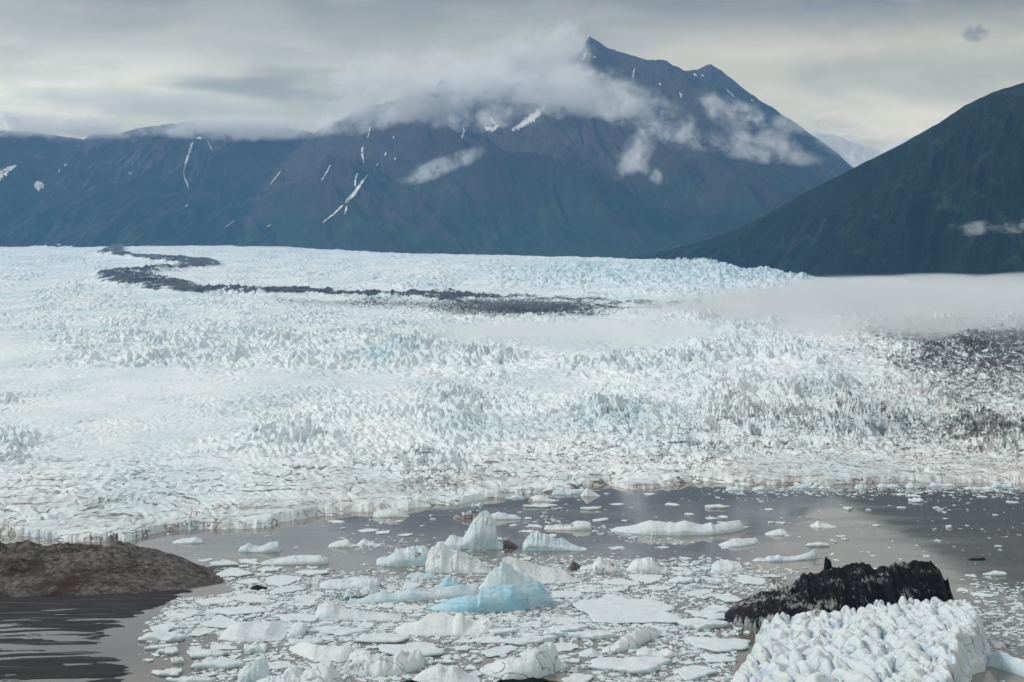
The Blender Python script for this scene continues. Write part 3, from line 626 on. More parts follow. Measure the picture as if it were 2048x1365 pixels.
B('iceberg', 'hollowed berg with blue shaded cave, joined ahead of a dirty white ridge', 'iceberg', [(752, 1121), (760, 1116), (773, 1114), (780, 1111), (788, 1107), (792, 1096), (802, 1094), (812, 1099), (823, 1097), (835, 1094), (845, 1092), (853, 1098), (860, 1108), (866, 1128)],
  1134, depth=16, pf=0.4, blue=0.4, lines=0.2, dirts=[(822, 850, 1104, 1118, 0.65)], group=GI, ridge=0.22)
B('iceberg', 'broad dirty white ridge berg with fluted left face beside the blue cave berg', 'iceberg', [(850, 1130), (857, 1105), (867, 1096), (878, 1089), (890, 1094), (900, 1103), (908, 1107), (915, 1100), (924, 1105), (933, 1109), (945, 1114), (956, 1119), (966, 1127), (984, 1144)],
  1148, depth=20, pf=0.65, blue=0.12, lines=0.5, dirt=0.12, flute=0.10, group=GI, nu=120)
B('iceberg', 'long white wedge sloping down to the right behind the bright blue berg', 'iceberg', [(998, 1150), (1006, 1117), (1016, 1113), (1026, 1116), (1040, 1121), (1059, 1127), (1082, 1133), (1109, 1138), (1137, 1149), (1154, 1162)],
  1167, depth=20, pf=0.9, blue=0.05, lines=0.3, dirts=[(1025, 1070, 1114, 1128, 0.45)], group=GI, ridge=0.06, rough=0.05)
B('iceberg', 'light blue faceted peak standing behind the flat topped blue block', 'iceberg', [(955, 1178), (968, 1164), (978, 1147), (988, 1141), (997, 1136), (1005, 1122), (1012, 1124), (1030, 1138), (1050, 1148), (1075, 1160), (1100, 1182)],
  1186, depth=12, pf=0.7, blue=0.4, lines=0.05, mat=M_ICE, group=GI, ridge=0.14, rough=0.06)
B('iceberg', 'bright blue flat topped block with a long low blue tongue to its left', 'iceberg', [(850, 1222), (869, 1212), (885, 1204), (903, 1198), (920, 1194), (940, 1191), (957, 1190), (961, 1175), (975, 1172), (992, 1169), (1022, 1167), (1040, 1170), (1057, 1169), (1077, 1167), (1085, 1173), (1091, 1181), (1100, 1190), (1110, 1204)],
  [1223, 1228, 1224, 1212], depth=15, vc=0.5, pf=0.34, blue=1.0, lines=0.1, mat=M_BLUE, group=GI, nu=170, rough=0.05, ridge=0.10, dirts=[(1040, 1062, 1185, 1218, 0.5)])
B('iceberg', 'long low white berg with humps and blue notches along its waterline', 'iceberg', [(1221, 1060), (1234, 1055), (1256, 1053), (1270, 1050), (1281, 1046), (1301, 1041), (1318, 1043), (1332, 1045), (1340, 1044), (1351, 1046), (1371, 1042), (1390, 1047), (1405, 1049), (1421, 1045), (1427, 1050), (1436, 1048), (1448, 1045), (1465, 1044), (1480, 1041), (1485, 1047), (1490, 1060)],
  [1066, 1071, 1072, 1071, 1063], depth=22, pf=0.4, blue=0.2, lines=0.35, group=GI, nu=170)
B('iceberg', 'low flat berg with black dirt along its back edge', 'iceberg', [(1087, 1058), (1094, 1051), (1110, 1050), (1140, 1049), (1148, 1044), (1155, 1042), (1170, 1043), (1181, 1046), (1184, 1056)], 1061, depth=14, pf=0.45, dirts=[(1093, 1150, 1046, 1054, 0.7)], lines=0.4, group=GI)
B('iceberg', 'smooth white dome shaped berg right of a dirty folded berg', 'iceberg', [(1253, 1142), (1258, 1133), (1263, 1126), (1273, 1117), (1284, 1119), (1303, 1116), (1310, 1122), (1316, 1131), (1322, 1136), (1333, 1134), (1337, 1142)], 1145, depth=14, pf=0.5, blue=0.08, group=GI, lines=0.1)
B('iceberg', 'dirty folded berg with curved dark bands beside the white dome', 'iceberg', [(1160, 1139), (1172, 1132), (1185, 1129), (1190, 1121), (1197, 1115), (1206, 1116), (1215, 1118), (1230, 1123), (1237, 1131), (1241, 1139), (1252, 1146)], 1148, depth=13, pf=0.5, dirt=0.42, lines=0.9, group=GI, flute=0.12)
B('iceberg', 'small charcoal wedge of dirty ice left of the folded berg', 'iceberg', [(1136, 1141), (1140, 1132), (1146, 1123), (1157, 1129), (1170, 1132), (1186, 1133)], 1142, depth=8, pf=0.5, dirts=[(1130, 1160, 1120, 1145, 1.1)], group=GI, nu=50, nv=24)
B('iceberg', 'rounded white berg with one black nub at its right end', 'iceberg', [(1423, 1133), (1428, 1124), (1436, 1121), (1455, 1121), (1475, 1124), (1482, 1125), (1486, 1131), (1491, 1139)], 1146, depth=16, pf=0.5, blue=0.15, dirts=[(1480, 1487, 1123, 1137, 1.1)], group=GI)
B('iceberg', 'long thin ice strip with humps and a raised right tip', 'iceberg', [(1505, 1122), (1515, 1116), (1530, 1117), (1538, 1112), (1548, 1113), (1556, 1109), (1566, 1113), (1578, 1114), (1605, 1109), (1618, 1105), (1630, 1099), (1634, 1110), (1641, 1116)], [1125, 1124, 1118], depth=10, pf=0.4, blue=0.25, lines=0.5, group=GI, nu=120)
B('iceberg', 'saddle shaped pale berg with a blue hollow, alone on the grey water', 'iceberg', [(477, 1101), (480, 1095), (487, 1092), (497, 1086), (508, 1092), (520, 1093), (532, 1088), (542, 1085), (558, 1084), (556, 1091), (560, 1097), (563, 1103)], 1106, depth=13, pf=0.42, blue=0.45, group=GI, lines=0.15)
B('iceberg', 'smooth white berg tapering right, close to the glacier front', 'iceberg', [(746, 1024), (760, 1021), (780, 1018), (796, 1016), (806, 1022), (812, 1028), (819, 1035)], 1036, depth=14, pf=0.5, blue=0.15, group=GI, lines=0.1)
B('iceberg', 'brown dirty low berg just behind the tall pointed berg', 'iceberg', [(906, 1034), (920, 1027), (935, 1023), (950, 1021), (958, 1024), (972, 1034)], 1039, depth=10, pf=0.6, dirt=0.62, group=GI, nu=60, nv=30)
B('iceberg', 'pale knobbly low berg right of the brown one behind the tall berg', 'iceberg', [(972, 1036), (985, 1028), (996, 1026), (1010, 1027), (1020, 1029), (1032, 1030), (1043, 1036)], 1040, depth=10, pf=0.5, blue=0.25, rough=0.2, group=GI, nu=60, nv=30)
B('iceberg', 'low white berg with dark left tip, left of a ribbed mound', 'iceberg', [(655, 1094), (660, 1088), (670, 1084), (682, 1080), (697, 1080), (702, 1087), (712, 1089)], 1096, depth=10, pf=0.5, dirts=[(652, 660, 1085, 1098, 0.9)], group=GI, nu=60, nv=30)
B('iceberg', 'ribbed white mound berg standing on calm water left of the cave berg', 'iceberg', [(711, 1091), (717, 1086), (728, 1077), (737, 1082), (748, 1086), (762, 1092)], 1093, depth=9, pf=0.5, flute=0.12, group=GI, nu=60, nv=30)
B('iceberg', 'small low white berg nearest the dark gravel hill crest', 'iceberg', [(345, 1084), (356, 1080), (366, 1077), (378, 1077), (390, 1074), (400, 1077), (408, 1083)], 1088, depth=11, pf=0.5, blue=0.2, group=GI, nu=60, nv=30)
B('iceberg', 'long pale slab berg with thin dark lines at its right end', 'iceberg', [(519, 1128), (530, 1122), (545, 1118), (562, 1115), (580, 1112), (600, 1111), (640, 1111), (656, 1117), (658, 1127)], 1131, depth=13, pf=0.4, blue=0.2, lines=0.6, group=GI)
B('iceberg', 'small round berg ringed with black dirt on its left face', 'iceberg', [(619, 1168), (623, 1157), (630, 1152), (640, 1155), (646, 1162), (655, 1168), (667, 1173)], 1175, depth=9, pf=0.45, dirts=[(616, 630, 1150, 1178, 0.8)], dirt=0.35, group=GI, nu=60, nv=30)
B('iceberg', 'dark teal glassy low berg with dirty rim', 'iceberg', [(655, 1200), (668, 1193), (680, 1189), (692, 1185), (700, 1183), (714, 1187), (728, 1190), (738, 1196)], 1202, depth=9, pf=0.6, blue=1.0, dirt=0.55, group=GI, nu=60, nv=30)
B('iceberg', 'long low pale blue rubble ridge left of the blue block', 'iceberg', [(693, 1209), (700, 1197), (715, 1199), (730, 1195), (748, 1190), (765, 1184), (785, 1184), (800, 1180), (825, 1178), (850, 1176), (900, 1173), (950, 1173), (968, 1186)], [1212, 1206, 1200, 1195], depth=13, pf=0.55, blue=0.45, rough=0.22, ridge=0.2, lines=0.15, group=GI, nu=150)
B('iceberg', 'lumpy white berg with rounded left head among packed brash', 'iceberg', [(628, 1240), (634, 1218), (640, 1208), (650, 1202), (660, 1203), (668, 1205), (680, 1214), (700, 1219), (730, 1226), (770, 1228), (805, 1236)], 1243, depth=16, pf=0.5, blue=0.15, rough=0.18, group=GI)
B('iceberg', 'long white wedge with a knob on top and dirty striped right end', 'iceberg', [(788, 1260), (810, 1252), (830, 1246), (850, 1238), (870, 1235), (890, 1234), (908, 1237), (912, 1229), (918, 1227), (926, 1228), (932, 1240), (945, 1243), (960, 1243), (970, 1237), (985, 1232), (992, 1236), (988, 1254)], 1272, depth=24, pf=0.75, dirts=[(966, 994, 1230, 1260, 0.55)], lines=0.15, blue=0.06, group=GI, nu=130, ridge=0.06, rough=0.05)
B('iceberg', 'thick tabular white berg with a square upright block at its right corner', 'iceberg', [(438, 1279), (450, 1262), (462, 1248), (480, 1245), (540, 1247), (560, 1258), (574, 1263), (582, 1263), (586, 1250), (592, 1246), (607, 1246), (611, 1252), (614, 1278)], [1283, 1285, 1283, 1279], depth=30, pf=0.55, blue=0.15, dirts=[(574, 584, 1262, 1280, 0.8)], lines=0.15, group=GI, nu=120, ridge=0.04, rough=0.03)
B('iceberg', 'smooth white faceted berg with a grey shadowed flank, lower left of the pack', 'iceberg', [(578, 1302), (588, 1293), (600, 1286), (618, 1287), (640, 1291), (670, 1293), (700, 1295), (722, 1304), (738, 1312)], [1304, 1322, 1325, 1318], depth=18, pf=0.8, blue=0.04, lines=0.0, group=GI, rough=0.03, ridge=0.08)
B('iceberg', 'tilted cube of blue white ice with a blue spot, standing at the lower left', 'iceberg', [(476, 1352), (480, 1338), (492, 1328), (503, 1322), (512, 1316), (522, 1310), (530, 1318), (537, 1330), (540, 1345)], 1366, depth=10, pf=0.4, blue=0.3, lines=0.3, ridge=0.3, group=GI, cell=0.4)
B('iceberg', 'jumbled grey white berg with dark cracks at the bottom edge of the photo', 'iceberg', [(500, 1372), (520, 1360), (545, 1352), (556, 1357), (566, 1352), (570, 1338), (580, 1334), (592, 1338), (605, 1345), (622, 1340), (640, 1329), (655, 1327), (668, 1338), (680, 1350), (692, 1372)], 1392, depth=17, pf=0.5, blue=0.15, dirt=0.12, lines=0.8, ridge=0.25, rough=0.15, group=GI, cell=0.16, nu=120)
B('iceberg', 'curved white berg with a raised right lip and a black dirty left foot', 'iceberg', [(672, 1337), (682, 1330), (696, 1326), (700, 1308), (714, 1301), (728, 1304), (745, 1309), (765, 1314), (788, 1315), (793, 1305), (800, 1300), (816, 1302), (841, 1301), (846, 1314), (850, 1330)], [1346, 1352, 1356, 1350, 1342], depth=18, pf=0.5, blue=0.12, lines=0.5, dirts=[(668, 735, 1318, 1350, 0.62)], group=GI, nu=130, flute=0.06)
B('iceberg', 'rounded boulder berg with dark curved seams, bottom centre of the photo', 'iceberg', [(958, 1343), (968, 1331), (990, 1325), (1010, 1318), (1030, 1310), (1050, 1301), (1065, 1296), (1090, 1288), (1104, 1288), (1112, 1293), (1117, 1312), (1122, 1326), (1134, 1334)], [1352, 1360, 1358, 1340], depth=17, pf=0.5, blue=0.18, lines=0.9, dirts=[(1015, 1042, 1306, 1322, 0.6), (1062, 1100, 1315, 1335, 0.42)], group=GI, nu=130)
B('iceberg', 'low crumbly white mound at the bottom edge left of the boulder berg', 'iceberg', [(820, 1368), (832, 1352), (845, 1343), (860, 1336), (872, 1332), (890, 1333), (906, 1331), (920, 1340), (936, 1350), (962, 1362)], 1376, depth=18, pf=0.7, blue=0.1, rough=0.12, group=GI)
B('iceberg', 'long dirty cracked berg lying diagonally near the middle of the pack', 'iceberg', [(1203, 1300), (1212, 1294), (1225, 1290), (1238, 1280), (1250, 1274), (1266, 1268), (1280, 1256), (1292, 1252), (1310, 1257), (1322, 1262), (1334, 1266)], [1310, 1306, 1296, 1280, 1268], depth=12, pf=0.4, dirt=0.2, lines=1.0, rough=0.2, ridge=0.2, group=GI)
B('iceberg', 'small dirty two humped berg below the diagonal cracked one', 'iceberg', [(1271, 1310), (1276, 1300), (1284, 1296), (1294, 1296), (1304, 1303), (1318, 1304), (1332, 1298), (1343, 1291), (1348, 1300), (1356, 1309)], 1315, depth=9, pf=0.45, dirt=0.25, lines=1.0, dirts=[(1286, 1296, 1296, 1314, 0.6)], group=GI, nu=70, nv=36)
B('iceberg', 'small pale wedge berg alone in grey water left of the diagonal berg', 'iceberg', [(1157, 1311), (1162, 1304), (1172, 1301), (1184, 1296), (1194, 1302), (1206, 1313)], 1315, depth=9, pf=0.55, blue=0.25, group=GI, nu=60, nv=30)
B('iceberg', 'pale blue slab leaning out of the right edge of the photo', 'iceberg', [(1966, 1340), (1976, 1322), (1986, 1308), (1996, 1299), (2010, 1307), (2030, 1316), (2060, 1325), (2100, 1332), (2140, 1350)], [1336, 1352, 1372, 1372], depth=16, pf=0.45, blue=0.35, group=GI, rough=0.05, ridge=0.1)
B('iceberg', 'low white shore berg with a black foot near the glacier front', 'iceberg', [(1056, 1000), (1062, 994), (1075, 990), (1088, 992), (1100, 997), (1113, 1001)], 1004, depth=12, pf=0.5, dirts=[(1055, 1066, 995, 1006, 0.8)], group=GI, nu=50, nv=26)
B('iceberg', 'small upright white lump stranded by the glacier front', 'iceberg', [(1160, 991), (1166, 984), (1174, 975), (1182, 980), (1190, 986), (1202, 992)], 994, depth=10, pf=0.5, group=GI, nu=50, nv=26)
B('iceberg', 'small white berg with a peak knob on the beige water', 'iceberg', [(1620, 1052), (1630, 1047), (1636, 1042), (1642, 1046), (1655, 1048), (1672, 1053)], 1056, depth=12, pf=0.7, group=GI, nu=50, nv=26)
B('iceberg', 'smooth small white berg left of the peaked one on beige water', 'iceberg', [(1530, 1067), (1545, 1062), (1563, 1058), (1571, 1062), (1577, 1069)], 1072, depth=11, pf=0.6, blue=0.15, group=GI, nu=50, nv=26)
B('iceberg', 'low white berg with a notch of teal on its left, under the long humped berg', 'iceberg', [(1437, 1092), (1452, 1084), (1468, 1077), (1490, 1078), (1512, 1075), (1518, 1083)], [1095, 1094, 1088], depth=14, pf=0.6, blue=0.15, group=GI, nu=60, nv=30)
B('iceberg', 'greyish dirty knob of ice behind the left end of the black berg', 'iceberg', [(1528, 1184), (1534, 1168), (1545, 1160), (1556, 1160), (1566, 1168), (1578, 1180)], 1190, depth=9, pf=0.5, dirt=0.55, lines=0.6, group=GI, nu=60, nv=30)
B('iceberg', 'light blue lump left of the blue peak, in packed brash', 'iceberg', [(876, 1172), (884, 1164), (893, 1152), (903, 1155), (914, 1162), (920, 1170)], 1176, depth=10, pf=0.6, blue=0.6, mat=M_BLUE, group=GI, nu=60, nv=30)
B('iceberg', 'long low bluish grey bar of ice below the cave berg', 'iceberg', [(812, 1153), (822, 1147), (845, 1147), (862, 1149), (876, 1155)], 1158, depth=8, pf=0.5, blue=0.6, group=GI, nu=60, nv=26)
B('iceberg', 'slab of grey striped ice in the pack left of the blue lump', 'iceberg', [(722, 1182), (728, 1173), (740, 1170), (752, 1176), (756, 1186)], 1190, depth=9, pf=0.5, blue=0.2, dirt=0.3, lines=1.0, flute=0.2, group=GI, nu=50, nv=26)
B('iceberg', 'long pale slab with a teal front edge left of the striped grey ice', 'iceberg', [(640, 1166), (660, 1160), (700, 1157), (745, 1154), (757, 1160), (760, 1172)], 1180, depth=16, pf=0.5, blue=0.25, group=GI, nu=90)
r_ = np.random.default_rng(31)
for k in range(15):      # ice blocks stranded along the front
    x = (930 + 130 * k ** 0.5 * 0.9 + r_.uniform(-30, 30)) if k < 5 else 1470 + (k - 5) * 60 + r_.uniform(-22, 22)
    w = r_.uniform(22, 64); y = float(lin(SHORE, x)) + r_.uniform(4, 13); hh = r_.uniform(5, 13)
    pts = [(x - w / 2, y - 1)] + [(x - w / 2 + w * q, y - hh * r_.uniform(0.45, 1.1)) for q in (0.15, 0.3, 0.45, 0.6, 0.75, 0.88)] + [(x + w / 2, y - 1)]
    B('iceberg', 'low pale teal ice block stranded along the glacier front', 'iceberg', pts, y, depth=r_.uniform(7, 12), pf=0.4, blue=r_.uniform(0.15, 0.6), lines=0.5, dirt=r_.choice([0.0, 0.15, 0.3]), rough=0.2, ridge=0.2, nu=40, nv=22, seed=700 + k, group='ice blocks stranded at the glacier front', cell=0.3)
B('debris_lump', 'black lump of debris in the brash right of the gravel hill tip', 'debris', [(497, 1180), (505, 1174), (514, 1170), (524, 1173), (536, 1179)], 1182, depth=8, pf=0.7, mat=M_BLACK, dirt=1.2, nu=50, nv=26)
B('debris_lump', 'flat charcoal fragment floating right of the black berg', 'debris', [(1936, 1119), (1946, 1116), (1958, 1117), (1968, 1115), (1972, 1120)], 1122, depth=5, pf=0.6, mat=M_BLACK, dirt=0.9, nu=40, nv=20)
B('debris_lump', 'black debris mound cut by the bottom edge, below the boulder berg', 'debris', [(985, 1366), (1000, 1360), (1020, 1359), (1045, 1361), (1060, 1357), (1085, 1357), (1105, 1361), (1118, 1366)], 1385, depth=9, pf=0.7, mat=M_BLACK, dirt=1.3, rough=0.25, nu=70, nv=30)
B('debris_lump', 'black debris mound cut by the bottom edge, below the crumbly white mound', 'debris', [(785, 1368), (800, 1364), (815, 1361), (830, 1363), (845, 1368)], 1385, depth=8, pf=0.7, mat=M_BLACK, dirt=1.3, rough=0.25, nu=60, nv=30)
# the black berg and its white neighbour
B('iceberg', 'large black debris covered berg with streaks of grey ice', 'iceberg', [(1440, 1244), (1450, 1232), (1461, 1219), (1472, 1207), (1485, 1198), (1509, 1187), (1539, 1181), (1567, 1176), (1585, 1168), (1597, 1161), (1602, 1152), (1608, 1147), (1625, 1143), (1640, 1147), (1655, 1140), (1676, 1131), (1695, 1131), (1712, 1126), (1724, 1125), (1734, 1132), (1745, 1137), (1755, 1136), (1763, 1132), (1767, 1127), (1774, 1126), (1778, 1134), (1782, 1128), (1788, 1125), (1793, 1126), (1796, 1134), (1805, 1131), (1823, 1126), (1842, 1123), (1861, 1121), (1868, 1127), (1878, 1132), (1884, 1145), (1888, 1158), (1892, 1160), (1896, 1154), (1898, 1172), (1902, 1185), (1908, 1200)],
  [1250, 1268, 1266, 1264, 1258], depth=30, vc=0.5, pf=0.42, pb=0.5, mat=M_BLACK, nu=330, nv=120, rough=0.10, ridge=0.12, flute=0.07, dirt=0.60, lines=0.0, cell=0.16, group=GI, dirtfn=lambda px, X, Y, z: 0.68 + 0.14 * sm(px, 1580, 1780) + 0.38 * fbm(X / 9, Y / 12 + z / 5, 555, 3))
B('iceberg', 'small black tooth of debris ice standing behind the black berg', 'iceberg', [(1648, 1136), (1649, 1120), (1651, 1114), (1657, 1119), (1662, 1124), (1665, 1138)], 1142, depth=5, pf=0.4, mat=M_BLACK, dirt=0.95, nu=40, nv=24, group=GI, obst=False)

def serac_berg():
    """flat-topped berg broken into rounded seracs; footprint given at the waterline"""
    foot = [(1516, 1283), (1530, 1300), (1532, 1312), (1508, 1330), (1490, 1342), (1472, 1366), (1452, 1392), (1440, 1440), (1500, 1470), (1700, 1478), (1880, 1470), (1922, 1430), (1930, 1392), (1936, 1352), (1962, 1340), (1972, 1330), (1975, 1308), (1962, 1296), (1957, 1285), (1952, 1272), (1900, 1268), (1800, 1270), (1700, 1272), (1600, 1274)]
    W = np.array([ground(a, b) for a, b in foot])
    nx, ny = 330, 330
    xs = np.linspace(W[:, 0].min() - 3, W[:, 0].max() + 3, nx); ys = np.linspace(W[:, 1].min() - 3, W[:, 1].max() + 3, ny)
    X, Y = np.meshgrid(xs, ys)
    wx, wy = X + 1.6 * fbm(X / 9, Y / 9, 301, 3), Y + 1.6 * fbm(X / 9, Y / 9, 302, 3)
    inside = np.zeros(X.shape, bool); dm = np.full(X.shape, 1e9)
    for (x0, y0), (x1, y1) in zip(W, np.roll(W, -1, 0)):
        c = ((y0 > wy) != (y1 > wy)) & (wx < (x1 - x0) * (wy - y0) / (y1 - y0 + 1e-9) + x0); inside ^= c
        t = np.clip(((wx - x0) * (x1 - x0) + (wy - y0) * (y1 - y0)) / ((x1 - x0) ** 2 + (y1 - y0) ** 2), 0, 1)
        dm = np.minimum(dm, np.hypot(wx - x0 - t * (x1 - x0), wy - y0 - t * (y1 - y0)))
    sd_ = np.where(inside, dm, -dm)
    # seracs: jittered blocks with their own height and tilt, narrow slots between some of them
    def cells(sx_, sy_, seed, sk=0.0):
        cx_, cy_ = (wx + sk * wy) / sx_, wy / sy_; ix, iy = np.floor(cx_).astype(np.int64), np.floor(cy_).astype(np.int64)
        d1 = np.full(X.shape, 9.0); d2 = np.full(X.shape, 9.0); o = [np.zeros(X.shape) for _ in range(5)]
        for a in (-1, 0, 1):
            for b in (-1, 0, 1):
                h = [hsh(ix + a, iy + b, seed + q) / 255.0 for q in range(5)]
                dx, dy = cx_ - ix - a - h[0], cy_ - iy - b - h[1]
                d = np.hypot(dx, dy); nw = d < d1; d2 = np.where(nw, d1, np.minimum(d2, d)); d1 = np.where(nw, d, d1)
                for q, val in enumerate((dx, dy, h[2], h[3], h[4])): o[q] = np.where(nw, val, o[q])
        return d1, d2, o
    xr = (X - W[:, 0].min()) / (np.ptp(W[:, 0]))
    top = 3.4 + 4.6 * sm(xr, 0.1, 0.95) + 1.3 * fbm(X / 16, Y / 20, 340, 2)
    w2x, w2y = X + 1.8 * fbm(X / 8, Y / 14, 361, 3), Y + 3.0 * fbm(X / 9, Y / 9, 362, 3)
    b1 = np.abs(pn((w2x + 0.20 * w2y) / 3.7, w2y / 21, 363)); b2 = np.abs(pn((w2x - 0.22 * w2y) / 6.4, w2y / 17, 364)); b3 = np.abs(pn(w2x / 9.0, w2y / 7.5, 365))
    hv = np.clip(0.5 + pn(X / 4, Y / 6, 366), 0, 1)
    z = top + 4.4 * np.minimum(b1, 0.40) ** 0.62 + 3.6 * np.minimum(b2, 0.45) ** 0.7 + 2.6 * np.minimum(b3, 0.4) ** 0.75
    z = z - 2.6 * sm(b1, 0.05, 0.0) * sm(pn(X / 7, Y / 10, 367), -0.2, 0.1) + 0.25 * fbm(X / 3, Y / 4, 349, 3)
    edge = sm(sd_, -0.2, 2.6 + 1.4 * hv)
    z = z * (0.15 + 0.85 * edge) ** 0.8 * (sd_ > -0.6) - 1.8 * (sd_ <= -0.6)
    slot = np.maximum(sm(b1, 0.10, 0.02) * sm(pn(X / 6, Y / 9, 368), -0.15, 0.2), 0.7 * sm(b2, 0.05, 0.0))
    deep = sm(pn(X / 9, Y / 12, 345), -0.1, 0.3)
    back = sm(Y, W[:, 1].max() - 22, W[:, 1].max() - 6)
    at = dict(blue=np.clip(1.0 * slot * (0.35 + 0.65 * deep) + 0.10 * sm(sd_, 3.5, 0.5), 0, 1), dirt=np.clip(0.42 * back + 0.22 * sm(fbm(X / 8, Y / 10, 347, 3), 0.1, 0.5), 0, 1), lines=0.6 + 0.4 * back)
    o = mesh_np('iceberg', np.stack([X, Y, z], -1).reshape(-1, 3), grid_faces(ny, nx), M_SERAC, True, at)
    set_origin(o, (float(W[:, 0].mean()), float(W[:, 1].mean()), 0))
    tag(o, 'huge flat topped white berg with rounded seracs and blue slots before the black berg', 'iceberg', GI)
serac_berg()
OBST.append((1715, 1320, 270, 85)); OBST.append((1670, 1215, 245, 65))

# gravel hill and mudflat at the lower left
def vegmask(px, py, X, Y):
    n = fbm(X / 10, Y / 12, 401, 4)
    a = np.exp(-((px - 205 - (py - 1150) * -0.9) / 38) ** 2) * sm(py, 1125, 1150)
    b = np.exp(-((px - 90) / 60) ** 2) * sm(py, 1110, 1125) * sm(n, -0.1, 0.25) + np.exp(-((px - 10) / 40) ** 2) * sm(py, 1120, 1150) * sm(n, -0.2, 0.2)
    c = np.exp(-((px - 290) / 22) ** 2) * sm(py, 1150, 1175) * sm(n, -0.1, 0.2)
    return (a * sm(n, -0.55, 0.0) + b + 0.7 * c) * 0.95
hill = berg('hill', 'dark grey gravel hill with reddish brown plant patches beside the lake', None, [(-720, 1078), (-400, 1083), (-60, 1084), (0, 1086), (60, 1088), (110, 1090), (150, 1092), (185, 1089), (208, 1086), (230, 1084), (250, 1087), (275, 1093), (300, 1098), (335, 1105), (350, 1112), (380, 1124), (405, 1140), (432, 1158), (458, 1176), (472, 1186)],
            [1198, 1198, 1198, 1198, 1198, 1198, 1198, 1197, 1196, 1193, 1183], depth=82, vc=0.62, pf=0.72, pb=0.8, mat=M_GRAVEL, nu=560, nv=200, rough=0.09, ridge=0.15, cell=0.056, veg=vegmask, kind='structure', obst=False)
def mudflat():
    nu, nv = 560, 320
    u = np.linspace(-800, 420, nu); Y = np.linspace(385, 590, nv)[:, None]; U = u[None, :] + 0 * Y
    X = (U - CX) / F * Y; pyv = HY + H * F / Y
    edge = lin([(1150, 420), (1196, 390), (1230, 300), (1262, 265), (1300, 225), (1318, 268), (1335, 285), (1365, 280), (1480, 290)], pyv[:, 0])[:, None] + 28 * fbm(X / 30, Y / 7, 411, 3)
    a = 0.25; wx = X * math.cos(a) + Y * math.sin(a); wy = -X * math.sin(a) * .5 + Y + 3.0 * pn(X / 60, Y / 40, 413)
    wy = wy + 5.0 * fbm(X / 50, Y / 40, 417, 2)
    n = fbm(wx / 34, wy / 6.5, 415, 5, 0.6)
    z = 0.13 + 0.30 * n + 0.10 * sm(pyv, 1250, 1205) - 0.5 * sm(U, edge - 60, edge + 10) - 0.16 * sm(pyv, 1225, 1300) * sm(pyv, 1330, 1290)
    o = mesh_np('mudflat', np.stack([X, Y + 0 * U, z], -1).reshape(-1, 3), grid_faces(nv, nu), M_MUD)
    tag(o, 'dark wet silt flat with pale water channels in the lower left corner', kind='structure')
mudflat()

# ------------------------------------------------------------------ flat floes
def floe_mesh(seed, ring=7, seg=56, thick=1.0, bump_=0.25, tilt=0.0, lines=0.2, dirt=0.0, blue=0.15):
    """unit-radius irregular slab: noisy outline with corners, snowy top, undercut wall"""
    r = np.random.default_rng(seed); th = np.linspace(0, 2 * np.pi, seg, endpoint=False)
    k = r.integers(5, 9); ca = np.sort(r.uniform(0, 2 * np.pi, k)); cr = r.uniform(0.72, 1.1, k)
    px_, py_ = cr * np.cos(ca), cr * np.sin(ca)
    # polygon outline sampled by angle, then roughened
    rad = np.full(seg, 9.0)
    for i in range(k):
        x0, y0, x1, y1 = px_[i], py_[i], px_[(i + 1) % k], py_[(i + 1) % k]
        nx_, ny_ = y1 - y0, x0 - x1; dd = nx_ * x0 + ny_ * y0; den = nx_ * np.cos(th) + ny_ * np.sin(th)
        t = np.where(den * np.sign(dd) > 1e-3, dd / np.where(np.abs(den) < 1e-3, 1e-3, den), 9.0); rad = np.minimum(rad, np.where(t > 0, t, 9))
    rad = np.clip(rad, 0.45, 1.15) * (1 + 0.16 * fbm(np.cos(th) * 1.6 + seed, np.sin(th) * 1.6, seed, 4, 0.6))
    co, blu, dr = [], [], []
    levels = [(q, None) for q in np.linspace(0.08, 0.93, ring)] + [(1.0, 0.82), (1.02, 0.35), (0.97, 0.02), (0.9, -0.6)]
    for q, wl in levels:
        x, y = rad * q * np.cos(th), rad * q * np.sin(th)
        top = thick * (1 + tilt * x + bump_ * 2.0 * fbm(x * 2.2 + seed, y * 2.2, seed + 3, 4, 0.55) + bump_ * 0.8 * (ridged(x * 2 + seed, y * 2, seed + 6, 2) - 0.5))
        top = np.maximum(top, 0.15 * thick)
        co.append(np.stack([x, y, top if wl is None else top * wl if wl >= 0 else np.full(seg, wl)], -1))
        blu.append(np.full(seg, blue if wl is None else 0.45)); dr.append(np.full(seg, dirt))
    co = np.concatenate([np.array([[0, 0, co[0][:, 2].mean()]])] + co); nl = len(levels)
    f = []
    for l in range(nl - 1):
        a = 1 + l * seg + np.arange(seg); b = 1 + l * seg + (np.arange(seg) + 1) % seg
        f.append(np.stack([a, a + seg, b + seg, b], -1))
    F4 = np.concatenate(f); c = np.arange(seg)[::2]
    cap = np.stack([np.zeros(len(c), int), 1 + c, 1 + (c + 1) % seg, 1 + (c + 2) % seg], -1)
    me_o = mesh_np('ice_floe', co, np.concatenate([F4, cap]), M_FLOE, True,
                   dict(blue=np.concatenate([[blue]] + blu), dirt=np.concatenate([[dirt]] + dr), lines=np.full(len(co), lines)))
    return me_o
FL = []
def put(o, cx, cyy, w, h, rot=0.0, hz=1.0):
    """o: unit floe; (cx, cy) centre and (w, h) extent in the photo at lake level"""
    X, Y = ground(cx, cyy)
    a = w / 2 / F * Y; b = max(a * 0.35, h / 2 * Y / (cyy - HY))
    o.location = (X, Y, 0.0); o.rotation_euler = (0, 0, rot); o.scale = (a, b, hz)
    FL.append((cx, cyy, w / 2, h / 2))
